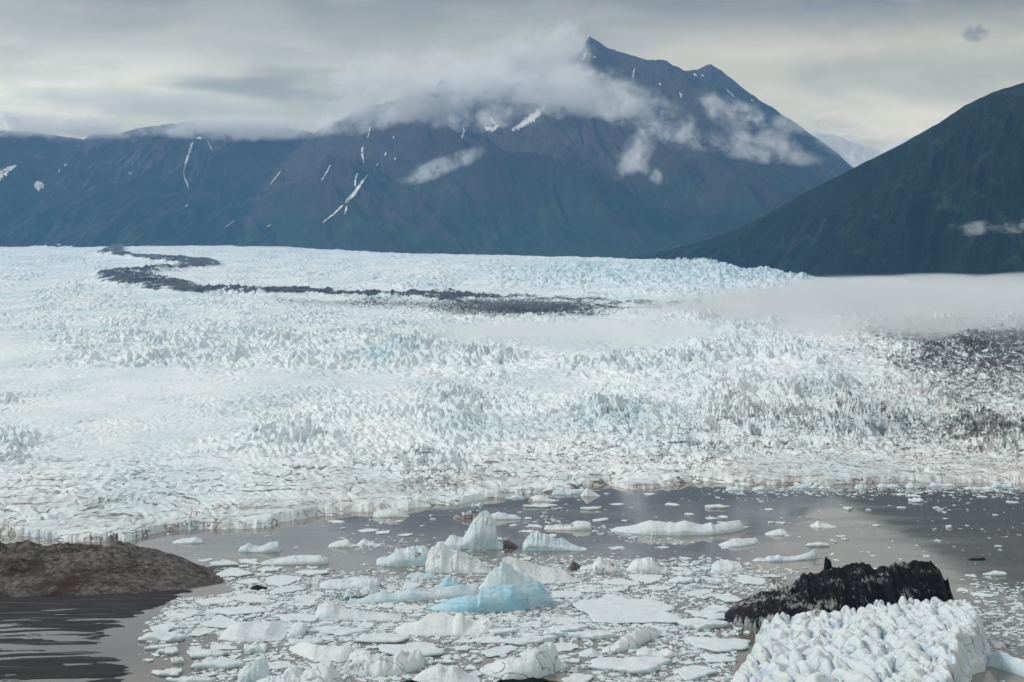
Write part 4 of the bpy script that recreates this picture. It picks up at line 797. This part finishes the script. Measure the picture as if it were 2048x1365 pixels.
HANDF = [
    ('huge flat white floe with a smooth rippled top, right of the bright blue berg', 1280, 1218, 292, 66, 1.2, dict(bump_=.3)),
    ('large smooth white floe with thick teal front edge near the bottom edge, right of centre', 1272, 1339, 200, 46, 1.8, dict(tilt=.1)),
    ('wide white lozenge floe left of the huge serac berg', 1436, 1292, 152, 32, 1.3, {}),
    ('thick rounded white floe just above the white lozenge floe', 1408, 1254, 108, 22, 2.2, dict(bump_=.2)),
    ('white floe with thin left tip, between the huge floe and the boulder berg', 1138, 1261, 104, 18, 1.3, {}),
    ('long white floe with thick rounded front, left of the diagonal dirty berg', 1182, 1276, 98, 12, 1.8, {}),
    ('broad white floe cut by the bottom edge left of the serac berg', 1388, 1350, 130, 34, 1.2, {}),
    ('notched white floe touching the lower left of the serac berg', 1432, 1317, 104, 17, 1.0, {}),
    ('large flat white floe with a straight teal front edge above the curved white berg', 840, 1299, 142, 30, 1.6, dict(bump_=.12)),
    ('flat white floe left of and behind the straight edged one', 765, 1281, 140, 20, 1.2, dict(bump_=.15)),
    ('long low white floe below the lumpy white berg', 688, 1264, 100, 18, 1.0, {}),
    ('flat grey white floe right of the square upright block', 655, 1263, 92, 17, 1.0, {}),
    ('broad smooth white floe at the left border of the pack', 445, 1247, 112, 28, 0.9, dict(bump_=.15)),
    ('thin grey white floe with layered edges at the upper left of the pack', 478, 1222, 126, 18, 0.8, {}),
    ('flat white floe behind the thick tabular berg', 590, 1240, 126, 22, 1.0, {}),
    ('flat white floe with pale top just right of the gravel hill slope', 468, 1146, 84, 20, 0.9, dict(bump_=.12)),
    ('thin white floe with black specked front edge beside the hill slope', 440, 1129, 80, 12, 1.2, dict(dirt=.35, lines=.6)),
    ('white floe with a small hole and teal hollow at the left border of the pack', 345, 1280, 112, 22, 1.6, dict(bump_=.4, blue=.3)),
    ('curled thin white floe at the far left of the pack', 318, 1297, 84, 12, 1.0, dict(bump_=.4)),
    ('small thick white floe under the curled one', 340, 1305, 58, 14, 1.4, {}),
    ('muddy striped greenish floe below the left border of the pack', 400, 1309, 96, 16, 1.4, dict(dirt=.3, lines=1.0)),
    ('small isolated white floe on calm water near the silt flat', 355, 1326, 52, 11, 1.3, dict(bump_=.4)),
    ('long teal sided floe with wet pale top, right of the small isolated floe', 436, 1333, 118, 18, 1.8, dict(blue=.5)),
    ('fan shaped white floe with a brown stained front', 506, 1303, 76, 20, 2.0, dict(dirt=.15, bump_=.5)),
    ('long flat pale floe behind the smooth faceted berg', 620, 1290, 108, 12, 1.6, dict(blue=.35)),
    ('long white floe strip cut by the bottom edge at the lower left', 400, 1364, 130, 12, 1.3, dict(bump_=.6)),
    ('white floe right of the huge flat floe, with a tapering tail', 1410, 1232, 124, 24, 1.0, dict(bump_=.4)),
    ('flat white floe left of the foot of the black berg', 1460, 1198, 74, 18, 1.0, {}),
    ('crumbly white floe touching the left foot of the black berg', 1432, 1222, 96, 22, 1.3, dict(bump_=.5)),
    ('clean white floe behind the left end of the black berg', 1503, 1166, 78, 18, 1.1, {}),
    ('thin white floe strip behind the clean one near the black berg', 1545, 1155, 76, 7, .7, {}),
    ('white floe tilted up on its right side, below the white dome berg', 1360, 1164, 54, 12, 1.6, dict(tilt=.4)),
    ('small white rounded floe beside the tilted one', 1393, 1166, 22, 8, 1.5, {}),
    ('ragged white floe with a small peak under the dome berg', 1366, 1150, 52, 9, 1.2, dict(bump_=.7)),
    ('long thin white floe behind the tall pointed berg, to its right', 1074, 1014, 80, 7, 1.3, dict(bump_=.3)),
    ('bar shaped white floe on dark purple water', 1184, 1020, 62, 6, 1.6, {}),
    ('small oblong white floe above the long humped berg', 1424, 1017, 46, 6, 1.6, {}),
    ('oblong white floe above the long thin ice strip', 1636, 1093, 56, 7, 1.3, {}),
    ('white floe right of the tall black berg on slushy water', 1994, 1151, 56, 6, 1.2, dict(bump_=.5)),
    ('white floe with a teal rim left of the boulder berg', 885, 1325, 66, 9, .9, {}),
    ('broad pale floe behind the boulder berg', 1060, 1285, 120, 18, 1.2, dict(bump_=.4)),
    ('white rounded floe right behind the boulder berg', 1110, 1272, 60, 14, 2.0, {}),
    ('pointed white floe between the faceted wedge and the boulder berg', 930, 1300, 48, 9, .9, {}),
    ('long pale floe right of the striped end of the long wedge', 1000, 1264, 78, 14, 1.4, {}),
    ('white floe below the long pale one, in the middle of the pack', 985, 1283, 86, 14, 1.0, {}),
    ('flat bright floe on calm water under the fan shaped one', 1148, 1324, 46, 8, .8, {}),
    ('flat grey white floe touching the left side of the curved berg', 668, 1240, 70, 9, .8, {}),
    ('small bright floe on the open beige water', 1698, 1020, 22, 6, 1.5, {}),
    ('lone white floe at the border of beige and dark water', 1897, 1056, 17, 5, 1.2, {}),
    ('flat white floe with ragged ends near the shore on the right', 1826, 1003, 40, 6, 1.4, dict(bump_=.6)),
]
for i, (lab, cx, cyy, w, h, th, kw) in enumerate(HANDF):
    o = floe_mesh(500 + i * 13, thick=th * 0.75, **{**dict(bump_=0.22), **kw}); put(o, cx, cyy, w, h, 0.0)
    tag(o, lab, 'ice floe', 'ice floes in the lake')
# loose floes: copies of fourteen prototypes, packed without overlap
ZONES = [  # (x0, x1, y0, y1, count, wmin, wmax, label, group, thickness)
    (330, 640, 1140, 1230, 9, 70, 125, 'broad flat white slab among small floes right of the gravel hill', 'slabs by the gravel hill', .9),
    (600, 960, 1200, 1270, 8, 70, 125, 'broad flat white slab in the pack left of the blue berg', 'slabs left of the blue berg', .9),
    (640, 1180, 1250, 1362, 12, 70, 130, 'broad flat white slab in the lower middle of the pack', 'slabs in the lower middle', .9),
    (1110, 1480, 1140, 1262, 9, 64, 115, 'broad flat white slab left of the black berg', 'slabs left of the black berg', .9),
    (300, 640, 1240, 1362, 6, 64, 110, 'broad flat white slab at the left border of the pack', 'slabs at the pack border', .9),
    (300, 640, 1120, 1215, 28, 22, 70, 'small white floe packed in brash right of the gravel hill', 'small floes by the gravel hill', .7),
    (560, 980, 1170, 1262, 26, 22, 80, 'small white floe in the dense pack left of the blue berg', 'small floes left of the blue berg', .8),
    (290, 660, 1225, 1350, 20, 22, 70, 'small white floe at the left border of the ice pack', 'small floes at the pack border', .8),
    (640, 1180, 1240, 1362, 32, 22, 80, 'small white floe in the lower middle of the ice pack', 'small floes in the lower middle', .8),
    (1090, 1500, 1130, 1215, 26, 18, 70, 'small white floe between the dome berg and the black berg', 'small floes left of the black berg', .8),
    (1130, 1500, 1235, 1362, 22, 18, 64, 'small white floe in the gaps left of the serac berg', 'small floes left of the serac berg', .8),
    (640, 1240, 1000, 1120, 22, 12, 46, 'small white floe on open water around the tall pointed berg', 'small floes around the tall berg', .8),
    (1180, 1640, 985, 1120, 16, 12, 40, 'small white floe on purple grey water around the humped berg', 'small floes around the humped berg', .8),
    (1640, 2048, 985, 1120, 18, 9, 30, 'tiny white floe scattered on the beige and dark water at right', 'tiny floes on the right water', .7),
    (1905, 2048, 1120, 1300, 12, 16, 46, 'small white floe on slushy water right of the serac berg', 'small floes right of the serac berg', .6)]
PROT = [floe_mesh(900 + i * 7, ring=4, seg=36, thick=1.0, bump_=0.25 if i % 3 else 0.6, tilt=0.15 * (i % 3 - 1), lines=0.3, dirt=0.12 if i % 4 == 0 else 0.0, blue=0.12 + 0.3 * (i % 5 == 0)) for i in range(14)]
used = set()
def on_water(x, y):
    if x < lin([(1090, 330), (1120, 390), (1150, 430), (1178, 466), (1192, 440), (1196, 395), (1230, 320), (1262, 285), (1300, 270), (1400, 300)], y): return False
    return y > lin(SHORE, x) + 6
for (x0, x1, y0, y1, cnt, wa, wb, lab, grp, th) in ZONES:
    done = tries = 0
    while done < cnt and tries < 6000:
        tries += 1
        x, y = rng.uniform(x0, x1), rng.uniform(y0, y1); w = wa + (wb - wa) * rng.random() ** 1.3
        h = w * rng.uniform(0.20, 0.36) * (y - HY) / 600
        if not on_water(x - w / 2, y): continue
        if any(((x - a) / (c + w / 2)) ** 2 + ((y - b) / (d + h / 2)) ** 2 < 0.92 for a, b, c, d in FL + OBST): continue
        k = int(rng.integers(len(PROT)))
        if k in used: o = PROT[k].copy(); link(o)
        else: o = PROT[k]; used.add(k)
        put(o, x, y, w, h, rng.uniform(-0.5, 0.5) + (math.pi if rng.random() < .5 else 0), th * rng.uniform(0.25, 0.75))
        tag(o, lab, 'ice floe', grp); done += 1

# brash: uncountable small fragments in one object
def brash():
    co, fc4, n0 = [], [], 0
    r = np.random.default_rng(77); target = 38000
    xs, ys = r.uniform(-60, 2110, 260000), r.uniform(962, 1385, 260000)
    gx_, gy_ = ground(xs, ys)
    nz = fbm(gx_ / 40, gy_ / 60, 701, 3) ; nz2 = fbm(gx_ / 120, gy_ / 160, 705, 3)
    pack = sm(xs + 60 * nz2, 330, 420) * sm(xs + 80 * nz2, 1560, 1440) * sm(ys + 40 * nz2, 1112, 1165)
    pack = pack * (0.35 + 0.9 * sm(nz, -0.45, 0.2)) * (1 - 0.75 * sm(ys, 1235, 1300))
    strip = sm(nz + 0.3 * nz2, 0.20, 0.45) * sm(ys, 985, 1000) * sm(xs, 600, 800) * 0.30 * sm(xs, 1700, 1500)
    slush = sm(xs, 1890, 1960) * sm(ys, 1125, 1165) * sm(ys, 1330, 1280) * sm(nz, -0.3, 0.35) * 0.6
    shore = sm(xs, 1380, 1500) * sm(ys, 1000, 975) * 0.8 + sm(xs, 1840, 1900) * sm(nz, .1, .4) * sm(ys, 1100, 1000) * 0.14
    tail = sm(xs, 270, 330) * sm(xs, 460, 400) * sm(ys, 1188, 1200) * sm(ys, 1300, 1240) * 0.7 * sm(nz, -0.2, 0.3)
    left = sm(xs, 200, 100) * sm(ys, 1066, 1070) * sm(ys, 1088, 1080) * .3
    dens = np.clip(pack + strip + slush + shore + tail + left + 0.012, 0, 1)
    ok = r.random(len(xs)) < dens * 1.0
    ed = lin([(1090, 330), (1120, 390), (1150, 430), (1178, 464), (1192, 440), (1196, 350), (1230, 310), (1262, 285), (1300, 270), (1400, 300)], ys)
    ok &= ((xs > ed) | (ys < 1084)) & (ys > lin(SHORE, xs) + 4) & ~((xs > 1470) & (xs < 1950) & (ys > 1190))
    idx = np.nonzero(ok)[0][:target]
    for i in idx:
        k = 6; w = (2.4 + 17 * r.random() ** 3.0) * (0.55 + 0.45 * (ys[i] - 960) / 300) / F * gy_[i]
        th = np.sort(r.uniform(0, 2 * np.pi, k)); rr = r.uniform(0.55, 1.1, k) * w * 0.62
        hz = min(0.45, 0.05 + 0.12 * w * r.random())
        x, y = gx_[i] + rr * np.cos(th), gy_[i] + rr * np.sin(th) * 1.4
        co.append(np.stack([gx_[i] + (x - gx_[i]) * .8, gy_[i] + (y - gy_[i]) * .8, hz * (0.7 + 0.6 * r.random(k))], -1)); co.append(np.stack([x, y, np.full(k, -0.15)], -1))
        fc4 += [[n0, n0 + 1, n0 + 2, n0 + 3], [n0, n0 + 3, n0 + 4, n0 + 5]]
        fc4 += [[n0 + j, n0 + k + j, n0 + k + (j + 1) % k, n0 + (j + 1) % k] for j in range(k)]
        n0 += 2 * k
    co = np.concatenate(co); n = len(co)
    o = mesh_np('brash_ice', co, np.array(fc4), M_FLOE, False, dict(blue=np.repeat(r.random(n // 12) ** 3 * 0.5, 12), dirt=np.repeat((r.random(n // 12) > .86) * 0.6, 12), lines=np.zeros(n)))
    tag(o, 'loose crumbs of white and greyish brash ice between the floes', kind='stuff')
brash()

# ------------------------------------------------------------------ haze, clouds and fog
def haze_box():
    x0, x1, y0, y1, z0, z1 = -9000, 9000, -300, 16800, -13, 2300
    v = [(a, b, c) for c in (z0, z1) for b in (y0, y1) for a in (x0, x1)]
    f = [(0, 2, 3, 1), (4, 5, 7, 6), (0, 1, 5, 4), (2, 6, 7, 3), (0, 4, 6, 2), (1, 3, 7, 5)]
    m = bpy.data.materials.new('haze'); m.use_nodes = True; t = m.node_tree; t.nodes.clear()
    out = N(t, 'ShaderNodeOutputMaterial'); vp = N(t, 'ShaderNodeVolumePrincipled'); t.links.new(vp.outputs[0], out.inputs['Volume'])
    vp.inputs['Color'].default_value = (0.22, 0.57, 0.98, 1); vp.inputs['Density'].default_value = HAZE; vp.inputs['Anisotropy'].default_value = 0.0
    o = mesh_np('haze', v, np.array(f), m, False); tag(o, 'blue air haze over the whole valley', kind='stuff')
HAZE = 3.1e-5
haze_box()
def ellipsoid(name, label, cat, px, py, Y, rx, ry, rdepth, roll, mat, group, pitch=0.0):
    """(px, py) centre and (rx, ry) half extent in photo px at distance Y"""
    nu, nv = 24, 14
    th = np.linspace(0, 2 * np.pi, nu, endpoint=False); ph = np.linspace(-np.pi / 2, np.pi / 2, nv)
    co = np.stack([np.cos(ph)[:, None] * np.cos(th), np.cos(ph)[:, None] * np.sin(th), np.sin(ph)[:, None] + 0 * th], -1).reshape(-1, 3)
    i = np.arange(nu * nv).reshape(nv, nu); j = np.roll(i, -1, 1)
    f = np.stack([i[:-1], j[:-1], j[1:], i[1:]], -1).reshape(-1, 4)
    o = mesh_np(name, co, f, mat)
    o.location = ((px - CX) / F * Y, Y, H + (HY - py) / F * Y); o.scale = (rx / F * Y, rdepth, ry / F * Y)
    o.rotation_euler = (math.radians(pitch), math.radians(roll), 0)
    tag(o, label, cat, group); return o
W3 = 0.0014
c_big = mat_cloud('cloud_bank', 0.0105, (0.0030, 0.0030, 0.0042), 0.05, 1.7, 9.5, 0.95)
c_wisp = mat_cloud('cloud_wisp', 0.0078, (0.0058, 0.0058, 0.0058), 0.10, 2.4, 14.0, 0.38)
c_thin = mat_cloud('cloud_veil', 0.0026, (0.0018, 0.0018, 0.0050), 0.0, 1.4, 8.0, 0.8)
GC1, GC2 = 'clouds hugging the mountains', 'fog lying on the glacier'
E = ellipsoid
E('cloud', 'thick grey cloud bank crossing below the main summit', 'cloud', 1085, 174, 9200, 280, 74, 340, 5, c_big, GC1)
E('cloud', 'pale cloud mass covering the left shoulder of the massif', 'cloud', 815, 176, 9600, 290, 86, 360, -6, c_big, GC1)
E('cloud', 'soft cloud cap clinging to the left side of the main summit', 'cloud', 1075, 112, 10800, 150, 74, 320, -12, c_big, GC1)
E('cloud', 'torn cloud shred descending right from the bank across the summit face', 'cloud', 1340, 246, 8500, 105, 45, 300, 33, c_wisp, GC1)
E('cloud', 'long low wisp trailing right along the foot of the torn clouds', 'cloud', 1500, 296, 8400, 172.5, 30, 260, 10, c_wisp, GC1)
E('cloud', 'upper torn wisp slanting down under the second peak', 'cloud', 1478, 238, 8800, 122.5, 36, 260, 30, c_wisp, GC1)
E('cloud', 'steep slanting wisp at the right end of the torn clouds', 'cloud', 1546, 264, 8600, 95, 25.5, 240, 44, c_wisp, GC1)
E('cloud', 'small wisp lying across the right ridge of the second peak', 'cloud', 1606, 248, 9800, 87.5, 22.5, 240, 6, c_wisp, GC1)
E('cloud', 'ragged wisp hanging steeply below the cloud shred, above the green shoulder', 'cloud', 1276, 300, 8000, 82.5, 36, 220, -50, c_wisp, GC1)
E('cloud', 'smallest curl of cloud, lowest under the ragged hanging wisp', 'cloud', 1296, 340, 7900, 45, 19.5, 160, 48, c_wisp, GC1)
E('cloud', 'small isolated wisp on the massif right of the forked snow gully', 'cloud', 880, 335, 8400, 112, 22, 200, -21, c_wisp, GC1)
E('cloud', 'ragged cloud tatter under the pale mass on the left shoulder', 'cloud', 730, 238, 9000, 137.5, 33, 260, -12, c_wisp, GC1)
E('cloud', 'ragged cloud tatter under the bank between the snow bowl and snowfield', 'cloud', 955, 238, 8600, 150, 30, 260, 0, c_wisp, GC1)
E('cloud', 'broken cloud fringe at the right end of the bank under the summit', 'cloud', 1240, 214, 8600, 118.75, 42, 260, 24, c_wisp, GC1)
E('cloud', 'flat cloud strip lying on the crest of the left range', 'cloud', 480, 256, 10500, 240, 30, 300, 0, c_big, GC1)
E('cloud', 'long grey cloud strip above the left range', 'cloud', 330, 212, 11500, 420, 34, 600, 4, c_thin, GC1)
E('cloud', 'faint cloud edge on the far left crest', 'cloud', 70, 250, 11000, 300, 30, 320, 2, c_big, GC1)
E('cloud', 'pale cloud filling the gap between the two mountains', 'cloud', 1690, 280, 12600, 150, 44, 400, 10, c_thin, GC1)
E('cloud', 'tiny white wisp low on the right slope', 'cloud', 1942, 456, 4050, 52, 20, 70, -4, mat_cloud('small_wisp', 0.012, (0.016, 0.016, 0.02), 0.15, 2.2, 13.0, 0.35), GC1)
E('cloud', 'thin white wisp at the right edge of the near slope', 'cloud', 2034, 453, 4000, 58, 17, 70, -4, bpy.data.materials['small_wisp'], GC1)
E('cloud', 'dark lone cloud puff high in the sky at right', 'cloud', 1948, 66, 11500, 34, 24, 120, 0, mat_cloud('dark_puff', 0.008, (0.010, 0.010, 0.010), 0.1, 1.6, 10.0, 0.8, (0.35, 0.35, 0.36)), GC1)
c_fog = mat_cloud('fog_bank', 0.0052, (0.0016, 0.0016, 0.022), -0.1, 0.8, 3.6, 0.9, (0.88, 0.885, 0.88))
c_fog2 = mat_cloud('fog_veil', 0.0040, (0.0012, 0.0014, 0.022), 0.0, 1.1, 4.5, 0.9, (0.86, 0.85, 0.845))
E('fog_bank', 'thick white fog bank lying on the glacier at the right', 'fog', 2010, 596, 4000, 640, 48, 1500, 0.5, c_fog, GC2, 2.2)
E('fog_bank', 'low fog tongue reaching left over the middle of the glacier', 'fog', 1120, 672, 2440, 460, 36, 360, -1.5, c_fog, GC2, 1.5)
E('fog_bank', 'thin fog veil over the right end of the dark moraine', 'fog', 1670, 618, 3100, 500, 48, 1000, -1.5, c_fog2, GC2, 2.2)
E('fog_bank', 'faint mist over the dirty serac field at right', 'fog', 1820, 636, 2700, 520, 44, 900, 1, c_fog2, GC2, 2.0)
E('cloud', 'low roll of mist rising from the fog where glacier and near slope meet', 'cloud', 1720, 568, 4200, 130, 17, 260, -2, c_fog, GC2)
E('cloud', 'soft white swell on top of the fog below the small wisp', 'cloud', 1885, 563, 4200, 120, 18, 260, 3, c_fog, GC2)
E('cloud', 'faint white curl on top of the fog at the right edge', 'cloud', 2030, 560, 4200, 110, 19, 260, -3, c_fog, GC2)
